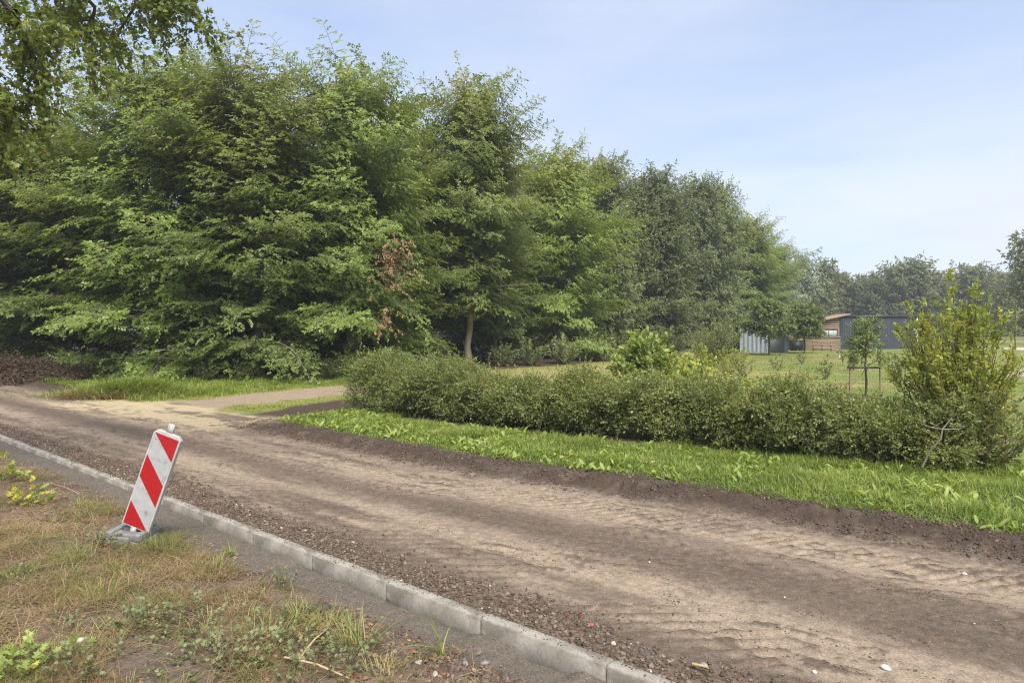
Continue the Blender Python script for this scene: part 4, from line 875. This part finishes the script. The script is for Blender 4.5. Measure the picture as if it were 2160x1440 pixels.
poly_obj('white_sheeting', [(-fw, zb), (fw, zb), (fw, zt), (-fw, zt)], -Dp / 2 - .002, -Dp / 2 - .0005, REFW, body)
Pt = lambda u_, v_: (-fw + 2 * fw * u_, zt - FL * v_)
for q in ([Pt(.02, .004), Pt(.99, .004), Pt(.99, .24)], [Pt(.01, .25), Pt(.99, .50), Pt(.99, .735), Pt(.01, .485)], [Pt(.01, .755), Pt(.99, .996), Pt(.01, .996)]):
    poly_obj('red_stripe', q, -Dp / 2 - .0045, -Dp / 2 - .0025, REFR, body)
k = Acc(); box(k, -.026, .026, -.018, .018, z0p + Lp - .05, z0p + Lp + .085); tp = k.build('post_top', WPL, bc)
for x_ in (-.0262, ):
    k = Acc()
    for i in range(4): box(k, -.022 + i * .013, -.017 + i * .013, -.0205, -.0182, z0p + Lp + .005, z0p + Lp + .083)
    k.build('rib', WPL, tp)
for o in (body, tp):
    o.rotation_euler = (R(-4), tilt, 0)
ft = Acc()
box(ft, -.17, .17, -.12, .16, -.03, .055); box(ft, -.17, -.11, -.12, .16, .057, .125); box(ft, .11, .17, -.12, .16, .057, .125)
box(ft, -.108, .108, -.11, -.02, .057, .115); box(ft, -.108, .108, .03, .14, .057, .115); box(ft, -.08, .08, -.155, -.122, -.02, .1)
foot = ft.build('foot_plate', FOOT, bc); fb = foot.modifiers.new('bevel', 'BEVEL'); fb.width = .008; fb.segments = 2
k = Acc(); box(k, -.022, .022, -.028, .028, .06, .15); sk = k.build('socket', WPL, bc); sk.rotation_euler = (0, tilt * .8, 0)
foot.rotation_euler = (R(5), R(4), 0)
bc.rotation_euler = (0, 0, yaw)

# ------------------------------------------------------------------ grasses
def field_pts(n, s0, s1, t0, t1, prob, r): return scatter(n, s0, s1, t0, t1, prob, r)
def build_blades(name, P, h, w_, mat, r, label, cat, lean=.5, curl=.6, tone=None):
    V, F = blades(P, h, w_, r, lean, curl); M = len(P)
    cl = fbm(P[:, 0], P[:, 1], .5, 61, 2); rn = np.clip(.6 * r.random(M) + .7 * (cl - .3), 0, 1); tn = np.zeros(M) if tone is None else tone
    o = mesh_np(name, V, F, mat, {'rnd': ('FACE', np.repeat(rn, 3)), 'tone': ('FACE', np.repeat(tn, 3))}); print(name, M)
    return tag(o, label, cat, None, 'stuff')
def hedge_gap(x, y):   # distance in front of (-) / behind (+) the hedge centre line
    return (x - HA[0]) * hn[0] + (y - HA[1]) * hn[1], (x - HA[0]) * hd[0] + (y - HA[1]) * hd[1]
def soil_gap(x, y):
    return ss(.3, .6, pdist(x, y, [(-1.9, 13.9), (.4, 12.4), (2.2, 11.2)]) + (fbm(x, y, .4, 62) - .5) * .4) * ss(.95, 1.2, pdist(x, y, [(-6.2, 13.6), (-4.9, 15.3), (-4.0, 17.4)]) + (fbm(x, y, .6, 63) - .5) * .5)
def pv(S, T, x, y):
    g, a = hedge_gap(x, y)
    return ss(4.40, 4.58, tp_(S, T) + (fbm(x, y, .35, 64) - .5) * .35) * soil_gap(x, y) * (1 - ss(-.45, -.1, g) * (a < HL)) * ss(-9.3, -8.3, S) * (1 - .75 * ss(1.0, 1.35, np.abs(x * 0))) * np.clip(.35 + ss(.3, .6, fbm(x, y, .25, 65)), 0, 1)
r = np.random.default_rng(41)
P = field_pts(170000, -9.5, 8.5, 3.6, 8.2, pv, r)
hh = (.07 + .10 * ss(.3, .7, fbm(P[:, 0], P[:, 1], .45, 66))) * r.uniform(.5, 1.3, len(P)); s_, t__ = st(P[:, 0], P[:, 1]); hh *= .45 + .55 * ss(4.5, 5.1, tp_(s_, t__))
build_blades('grass', P, hh, .0055 + .004 * r.random(len(P)), GRSS, r, 'bright lush green grass between the road and the hedge', 'grass', .7, .9, (r.random(len(P)) < .06 + .3 * ss(.58, .75, fbm(P[:, 0], P[:, 1], .4, 92))) * .8)
# broad weed leaves in the lush grass
P = field_pts(10000, -9.3, 8, 3.8, 8, lambda S, T, x, y: pv(S, T, x, y) * ss(.48, .6, fbm(x, y, .5, 67) + .25 * (1 - ss(-7, -4, S))), r)
rosP = P; M = len(P); az = r.uniform(0, 6.28, M); D = np.stack([np.cos(az), np.sin(az), r.uniform(.3, 1.2, M)], 1)
V, F = leaves(P + UP * .02, D, UP + .3 * r.normal(size=P.shape), r.uniform(.06, .16, M), r.uniform(.035, .07, M), OVAL, OVALF)
o = mesh_np('broadleaf_weeds', V, F, GRSS, {'rnd': ('FACE', np.repeat(r.uniform(.4, 1, M), 2)), 'tone': ('FACE', np.zeros(2 * M))}); tag(o, 'broad-leaved dandelions and docks growing through the lush grass by the hedge', 'weeds', None, 'stuff')
# low green strip on the far left, between road and wood
def pl(S, T, x, y):
    dt = pdist(x, y, TRACK)
    return ss(3.75, 4.05, T + (fbm(x, y, .5, 68) - .5) * .4) * ss(1.3, 1.6, dt + (fbm(x, y, .6, 69) - .5) * .6) * (1 - ss(.0, 1.5, y - np.interp(x, [p[0] for p in FOREST], [p[1] for p in FOREST]) + .3)) * ((S < -14.0 - (T - 4) * .1) | ((x < -3.5) & (dt < 6) & (y > 17 + (x + 8.3) * 1.1))) 
P = field_pts(120000, -40, -8, 3.7, 12, pl, r)
hh = (.10 + .16 * ss(.35, .7, fbm(P[:, 0], P[:, 1], .9, 70))) * r.uniform(.5, 1.3, len(P)); dt = pdist(P[:, 0], P[:, 1], TRACK); hh *= .35 + .65 * ss(1.3, 2.2, dt)
build_blades('grass', P, hh, .011 + .008 * r.random(len(P)), GRSS, r, 'green grass and ground elder between the road and the wood on the left', 'grass', .7, .9, (r.random(len(P)) < .08) * .7)
# short meadow grass of the garden and the dry strip beside the side track
def pm(S, T, x, y):
    g, a = hedge_gap(x, y); dt = pdist(x, y, TRACK)
    f = 1 - forest_mask(x, y)
    return f * (T > 4.7) * ss(.9, 1.5, dt + (fbm(x, y, .6, 71) - .5) * .9) * soil_gap(x, y) * ((g > .3) | (a < -.2)) * np.clip(.25 + ss(.4, .6, fbm(x, y, .7, 72)), 0, 1)
n = 130000; Yv = 9 * (58 / 9) ** r.random(n); Xv = (r.uniform(380, 2250, n) - 1080) / 1440 * Yv; S, T = st(Xv, Yv)
k = r.random(n) < pm(S, T, Xv, Yv); Xv, Yv = Xv[k], Yv[k]; P = np.stack([Xv, Yv, Z(Xv, Yv)], 1)
sz = np.clip(Yv / 16, .8, 2.2)
build_blades('grass', P, (.045 + .08 * ss(.5, .7, fbm(P[:, 0], P[:, 1], 1.6, 95))) * r.uniform(.5, 1.5, len(P)) * sz ** .6, .008 * sz, MEAD, r, 'short yellow-green meadow grass of the garden behind the hedge', 'grass', .8, .8, (r.random(len(P)) < .3) * r.random(len(P)))
n = 90000; Yv = r.uniform(12, 25, n); Xv = (r.uniform(380, 860, n) - 1080) / 1440 * Yv; S, T = st(Xv, Yv)
k = r.random(n) < np.clip(pm(S, T, Xv, Yv) * 1.3, 0, 1) * (T > 4.0); Xv, Yv = Xv[k], Yv[k]; P = np.stack([Xv, Yv, Z(Xv, Yv)], 1)
build_blades('grass', P, r.uniform(.02, .07, len(P)), np.full(len(P), .009), MEAD, r, 'worn yellowish grass between the side track and the dark soil', 'grass', .9, .9, (r.random(len(P)) < .5) * r.random(len(P)))
# tall grass mound at the junction
gm = np.random.default_rng(5)
mx, my = at(285, 19.8), 19.8
n = 5200; x = gm.normal(mx, .95, n); y = gm.normal(my, .5, n); q = np.exp(-((x - mx) / 1.3) ** 2 - ((y - my) / .8) ** 2)
P = np.stack([x, y, Z(x, y) + q * .32 * gm.random(n)], 1)
V, F = blades(P, (.25 + .32 * q) * gm.uniform(.6, 1.2, n), np.full(n, .016), gm, .8, 1.1)
e = thing('tall_grass_clump', 'mound of long floppy grass at the corner of the road and the side track', 'grass clump')
mesh_np('blades', V, F, GRSS, {'rnd': ('FACE', np.repeat(gm.random(n) * .7, 3)), 'tone': ('FACE', np.repeat((gm.random(n) < .25) * .8 * 1.0, 3))}, parent=e)
n = 1500; x = gm.normal(mx - .4, .7, n); y = gm.normal(my - .75, .22, n); P = np.stack([x, y, Z(x, y) + .03], 1)
V, F = blades(P, gm.uniform(.15, .35, n), np.full(n, .014), gm, 1.4, 1.2)
mesh_np('dead_blades', V, F, STRW, {'rnd': ('FACE', np.repeat(gm.random(n) * .5, 3)), 'tone': ('FACE', np.zeros(3 * n))}, parent=e)

# ------------------------------------------------------------------ brushwood heap on the left
r = np.random.default_rng(88)
bh = thing('brushwood_heap', 'long low heap of reddish brown dead brushwood under the trees on the left', 'brushwood heap')
n = 5200; f = r.random(n); xx = -20.5 + 5.4 * f; yy = 24.3 + r.normal(size=n) * .55; top = (.15 + .62 * np.sin(np.clip(1 - f * .9, 0, 1) * PI * .62)) * np.exp(-((yy - 24.3) / .8) ** 2) * (.8 + .4 * vn(xx, yy, .8, 81))
P = np.stack([xx, yy, Z(xx, yy) + top * r.random(n) ** .4], 1); D = norm(r.normal(size=P.shape) * np.array([1, 1, .45])); ln = r.uniform(.2, .6, n)
V, F = tubes(P, P + D * ln[:, None], .009, .004); k = Acc(); k.add(V, F); k.build('twigs', bark('dead_twig', (.13, .09, .06), (.05, .036, .026)), bh)
V, F, aa, bb = sprigs(P, D, UP + r.normal(size=P.shape) * .5, ln, 6, .085, .05, r, nj=.9); k = Acc(); k.add(V, F, aa, bb)
k.build('dead_leaves', leaf_mat('dead_leaf', (.065, .045, .032), (.095, .064, .044), (.14, .095, .065), (.1, .1, .05), .1, .7, .2, 0), bh)

# ------------------------------------------------------------------ near verge: dry grass, tufts, weeds, litter
r = np.random.default_rng(55)
def pd(S, T, x, y):
    bare = np.clip(ss(.39, .51, fbm(x, y, .6, 83)) + np.exp(-((x + 2.05) ** 2 + (y - 4.3) ** 2) / .18), 0, 1)
    return ss(.42, .75, -T + (fbm(x, y, .5, 84) - .5) * .5) * np.clip(1 - bare * .93, .05, 1) * (1 - .55 * ss(-1.0, 2.0, S) * (-T < 1.1)) * (1 - .8 * ((T > -1.3) & (S > .3)))
P = field_pts(190000, -9, 4.4, -3.5, -.4, pd, r)
build_blades('dry_grass', P, r.uniform(.03, .13, len(P)) * (.6 + .9 * fbm(P[:, 0], P[:, 1], .35, 87)), r.uniform(.0018, .0038, len(P)), STRW, r, 'matted straw-coloured dry grass covering the near verge', 'dry grass', 1.3, 1.1, (r.random(len(P)) < .14 + .6 * ss(.50, .62, fbm(P[:, 0], P[:, 1], .5, 89))) * r.uniform(.3, 1, len(P)))
n = 240; cx = scatter(n, -7, 4.2, -3.3, -.55, lambda S, T, x, y: .9 + 0 * S, r); idx = np.repeat(np.arange(len(cx)), 22); P = cx[idx] + r.normal(size=(len(idx), 3)) * np.array([.03, .03, 0]); P[:, 2] = Z(P[:, 0], P[:, 1])
build_blades('grass_sprigs', P, np.repeat(r.uniform(.05, .13, len(cx)), 22) * r.uniform(.5, 1.1, len(P)), r.uniform(.002, .0045, len(P)), TUFT, r, 'small green grass sprigs dotted through the dry near verge', 'grass', .7, .9, (r.random(len(P)) < .25) * .8)
# loose straws lying flat
P = field_pts(9000, -8, 4.4, -3.4, -.5, pd, r); P = np.concatenate([P, field_pts(9000, -8, 4.4, -3.4, -.7, lambda S, T, x, y: .6 + 0 * S, r)]); n = len(P); az = r.uniform(0, 6.28, n); D = np.stack([np.cos(az), np.sin(az), r.normal(size=n) * .12], 1); ln = r.uniform(.03, .2, n)
V, F = tubes(P + UP * .012, P + UP * .012 + D * ln[:, None], .0014, .001); o = mesh_np('loose_straw', V, F, STRW, {'rnd': ('FACE', np.repeat(r.random(n), 3)), 'tone': ('FACE', np.zeros(3 * n))}); tag(o, 'loose broken straws and stalks lying on the near verge', 'straw', None, 'stuff')
# fallen leaves
P = field_pts(9000, -8, 4.4, -3.4, -.35, lambda S, T, x, y: .7 * ss(.4, .6, fbm(x, y, .6, 85)), r); n = len(P); az = r.uniform(0, 6.28, n); D = np.stack([np.cos(az), np.sin(az), r.normal(size=n) * .3], 1)
V, F = leaves(P + UP * .015, D, UP + .5 * r.normal(size=P.shape), r.uniform(.015, .045, n), r.uniform(.01, .03, n), LOBED, LOBEDF)
o = mesh_np('fallen_leaves', V, F, RUST, {'rnd': ('FACE', np.repeat(r.random(n) ** 1.5, 5)), 'tone': ('FACE', np.repeat(r.random(n) * .7, 5))}); tag(o, 'brown and orange fallen leaves scattered over the near verge', 'leaf litter', None, 'stuff')
def at_px(u, v, zz=.03):
    Yd = FPX * (HC - zz) / (v - VH); return at(u, Yd), Yd
def tuft(label, u, v, n, h, spread=.07, w_=.004, lean=.5, tone=.15, name='grass_tuft', mat=None):
    global TK; TK += 1; q = np.random.default_rng(900 + TK); x, y = at_px(u, v); e_ = q.normal(size=(n, 2)) * spread
    P = np.stack([e_[:, 0], e_[:, 1], 0 * e_[:, 0]], 1)
    V, F = blades(P, h * q.uniform(.45, 1.1, n), np.full(n, w_) * q.uniform(.7, 1.3, n), q, lean, .8, np.arctan2(e_[:, 1], e_[:, 0]) + q.normal(size=n) * .6)
    if n < 30:
        P[:, :2] *= .5
        P[:, :2] = np.clip(P[:, :2], -.012, .012)
        V, F = blades(P, h * q.uniform(.45, 1.1, n), np.full(n, w_) * q.uniform(.7, 1.3, n), q, lean, .8, np.arctan2(e_[:, 1], e_[:, 0]) + q.normal(size=n) * .6)
        V2, F2 = tubes(np.array([[0, 0, -.03]]), np.array([[0, 0, .012]]), .02, .012, 6); V = np.concatenate([V, V2]); F = np.concatenate([F, F2 + len(V) - len(V2)])
    nf = len(F) - 3 * n
    o = mesh_np(name, V, F, mat or TUFT, {'rnd': ('FACE', np.append(np.repeat(q.random(n), 3), np.full(nf, .3))), 'tone': ('FACE', np.append(np.repeat((q.random(n) < tone) * q.uniform(.4, 1, n), 3), np.zeros(nf)))})
    o.location = (x, y, float(Z(x, y)) - .005); return tag(o, label, 'grass tuft', 'grass tufts on the near verge')
TK = 0
tuft('leafy grass tuft growing right against the foot of the striped beacon', 325, 1155, 90, .20, .08)
tuft('grass tuft left of the beacon foot', 165, 1180, 80, .17, .07)
tuft('spreading grass tuft halfway between the beacon and the kerb', 450, 1200, 90, .17, .09, tone=.2)
tuft('small bright green upright plant beside the trench below the kerb', 487, 1150, 26, .17, .018, .008, .25, 0, mat=GRSS)
tuft('yellow-green grass tuft at the centre of the near verge', 218, 1265, 110, .20, .09, tone=.5)
tuft('low flopped grass tuft at the left above the bare soil patch', 130, 1262, 80, .13, .08)
tuft('rough grass tuft right of the yellow-green one', 300, 1270, 60, .16, .08, tone=.6)
tuft('dense dark green tuft with arching blades near the gravel heap', 625, 1295, 80, .18, .05, .005, tone=.05)
tuft('tall bright tuft with long seed stalks left of the gravel heap', 755, 1360, 90, .26, .07, .005, tone=.2)
tuft('grass tuft below the dense dark green tuft', 690, 1315, 50, .15, .05, tone=.3)
tuft('solitary long-bladed green grass plant beside the gravel heap and the kerb', 935, 1365, 13, .25, .035, .011, .5, 0, mat=GRSS)
tuft('pale dry grass tuft at the bottom edge below the weeds', 430, 1340, 110, .16, .12, tone=.7)
tuft('pale dry grass tuft at the lower right of the near verge', 800, 1425, 90, .15, .1, tone=.8)
tuft('small grass tuft on the left edge below the yellow leaves', 60, 1050, 60, .15, .1, tone=.5)
tuft('grass tuft against the bedding grit on the upper left', 170, 1065, 70, .13, .045, tone=.4)
tuft('curled single broad grass shoot at the bottom left', 75, 1395, 7, .16, .03, .013, .9, 0, mat=GRSS)
tuft('olive grass tuft between the two pale stalks', 560, 1335, 90, .15, .1, tone=.5)
tuft('short grass tuft right below the beacon', 250, 1205, 70, .12, .05, tone=.6)
def weed(label, u, v, n, rad, h=.08, ll=.031, mat=None, tone=.1):
    global TK; TK += 1; q = np.random.default_rng(700 + TK); x, y = at_px(u, v); e = thing('weed_plant', label, 'weed', (x, y, float(Z(x, y))), 0, 'leafy weeds on the near verge')
    n = int(n * .95); e_ = q.normal(size=(n, 2)) * rad * .75; P = np.stack([e_[:, 0], e_[:, 1], np.abs(q.normal(size=n)) * h * .5], 1); D = norm(np.stack([e_[:, 0], e_[:, 1], .04 + 0 * e_[:, 0]], 1) + q.normal(size=(n, 3)) * .3 * rad + UP * .05)
    V, F, a, b = sprigs(P, D, UP + .3 * q.normal(size=P.shape), q.uniform(.05, .12, n), 5, ll, ll * .75, q, nj=.45, droop=0, ldroop=-.05, tmpl=LOBED, tf=LOBEDF, tone=(q.random(n) < tone) * .8)
    k = Acc(); k.add(V, F, a, b); k.build('leaves', mat or WEED, e)
    V, F = tubes(np.concatenate([P * 0 - UP * .01, P]), np.concatenate([P, P + D * .1]), .0018, .001); k = Acc(); k.add(V, F); k.build('stem', TWIG, e)
for a_ in [('grey-green lobed weed patch at the bottom centre of the verge', 380, 1330, 60, .22), ('grey-green weed patch right of the bottom centre', 560, 1385, 60, .22), ('lobed weed patch at the bottom edge', 440, 1410, 50, .2),
           ('dark green weed clump above the bare soil patch', 310, 1325, 26, .1), ('yellow-green leafy weed at the left edge below the grit strip', 30, 1065, 40, .22, .14, .06, BEAN, .4), ('small weed sprig on the bare soil patch', 148, 1345, 8, .06), ('leafy weed in the bottom left corner', 30, 1425, 30, .14, .1, .05, BEAN, .1),
           ('low weed just right of the dark green tuft', 600, 1230, 16, .09), ('weed patch between beacon and green centre tuft', 210, 1150, 20, .12), ('small weed in the bottom left near the curled shoot', 165, 1430, 20, .09), ('small reddish weed near the pale lower stalk', 640, 1350, 22, .12, .08, .04, WEED, .5), ('green leafy sprig at the left edge above the tufts', 8, 1010, 14, .12, .25, .07, BEAN, .05), ('tiny round-leaved weed among the dry grass on the left', 40, 1230, 9, .06), ('weed patch below the long seed stalks', 700, 1420, 40, .16)]:
    weed(*a_)
STALK = plain('pale_stalk', (.50, .38, .22), .7, (.36, .26, .15), 14)
for (u0, v0, u1, v1, lab) in [(618, 1412, 702, 1322, 'pale dry reed stalk slanting up to the right near the bottom edge'), (600, 1396, 735, 1445, 'pale dry reed stalk lying along the bottom edge'), (108, 1018, 168, 1044, 'thin pale straw lying at the edge of the grit on the upper left')]:
    a, b = at_px(u0, v0), at_px(u1, v1); k = Acc(); pts = np.array([[a[0], a[1], float(Z(*a)) + .03], [(a[0] + b[0]) / 2, (a[1] + b[1]) / 2 + .01, float(Z(*a)) + .05], [b[0], b[1], float(Z(*b)) + .05]])
    V, F = polytube(pts, [.007, .006, .005] if u0 > 200 else [.003] * 3, 7); k.add(V, F); o = k.build('dry_stalk', STALK, None, True); tag(o, lab, 'stalk')
a = at_px(1480, 1410, .02); k = Acc(); V, F = polytube(np.array([[a[0] - .04, a[1] + .04, .03], [a[0] + .03, a[1] - .03, .045]]), [.011, .010], 4); k.add(V, F); o = k.build('wood_splinter', STALK); tag(o, 'short split piece of wood lying on the gravel beside the kerb at the bottom', 'piece of wood')
# a few bigger stones that stand out
BRK = plain('brick_red', (.33, .10, .06), .9, (.2, .06, .04), 40); PALE = plain('pale_stone', (.62, .60, .56), .8, (.45, .43, .4), 40); GST = plain('grey_stone', (.27, .24, .22), .9, (.16, .14, .13), 40)
for i, (u, v, sz, m_, lab, cat) in enumerate([(1247, 1318, .045, BRK, 'red brick fragment in the gravel right of the kerb', 'brick fragment'), (1078, 1298, .035, BRK, 'smaller red brick fragment in the gravel touching the kerb', 'brick fragment'), (872, 1375, .04, BRK, 'red brick fragment in the gravel heap on the near side of the kerb', 'brick fragment'),
    (1370, 1190, .03, PALE, 'white chip of stone in the middle of the dirt road', 'stone'), (1655, 1262, .022, PALE, 'white stone chip left of the long tyre scratches', 'stone'), (2035, 1213, .05, PALE, 'flat white shard on the light wheel track at the right', 'stone'), (1868, 1405, .055, PALE, 'pale flat stone on the road near the bottom right', 'stone'), (1718, 1415, .035, PALE, 'pale stone chip at the bottom edge of the road', 'stone'),
    (1484, 1405, .06, GST, 'big grey stone in the gravel by the wood splinter', 'stone'), (1022, 1385, .06, GST, 'big rounded grey stone topping the near gravel heap', 'stone'), (982, 1400, .045, GST, 'angular grey stone left of the big rounded one', 'stone'), (170, 1375, .05, PALE, 'pale stone on the bare soil patch at the bottom left', 'stone'), (215, 1040, .035, GST, 'grey pebble in the grit strip left of the beacon', 'stone')]):
    x, y = at_px(u, v, 0); q = np.random.default_rng(300 + i); V, F, rn = stones(np.array([[0, 0, 0.]]), np.array([sz]), q, ICO2, .55, .1)
    o = mesh_np('brick_fragment' if m_ is BRK else 'stone', V, F, m_); o.location = (x, y, float(Z(x, y)) + sz * .15); tag(o, lab, cat)

# ------------------------------------------------------------------ haze
hm = bpy.data.materials.new('haze_air'); hm.use_nodes = True; t_ = hm.node_tree; t_.nodes.clear()
vo = t_.nodes.new('ShaderNodeVolumePrincipled'); vo.inputs['Color'].default_value = (.86, .91, 1, 1); vo.inputs['Density'].default_value = .0009; vo.inputs['Anisotropy'].default_value = .2
oo = t_.nodes.new('ShaderNodeOutputMaterial'); t_.links.new(vo.outputs[0], oo.inputs['Volume'])
k = Acc(); box(k, -1500, 1500, -1300, 1900, -3, 22); o = k.build('haze', hm); tag(o, kind='stuff')

for o in bpy.data.objects:
    if o.get('label') and not 4 <= len(o['label'].split()) <= 16: print('LABEL', len(o['label'].split()), o['label'])
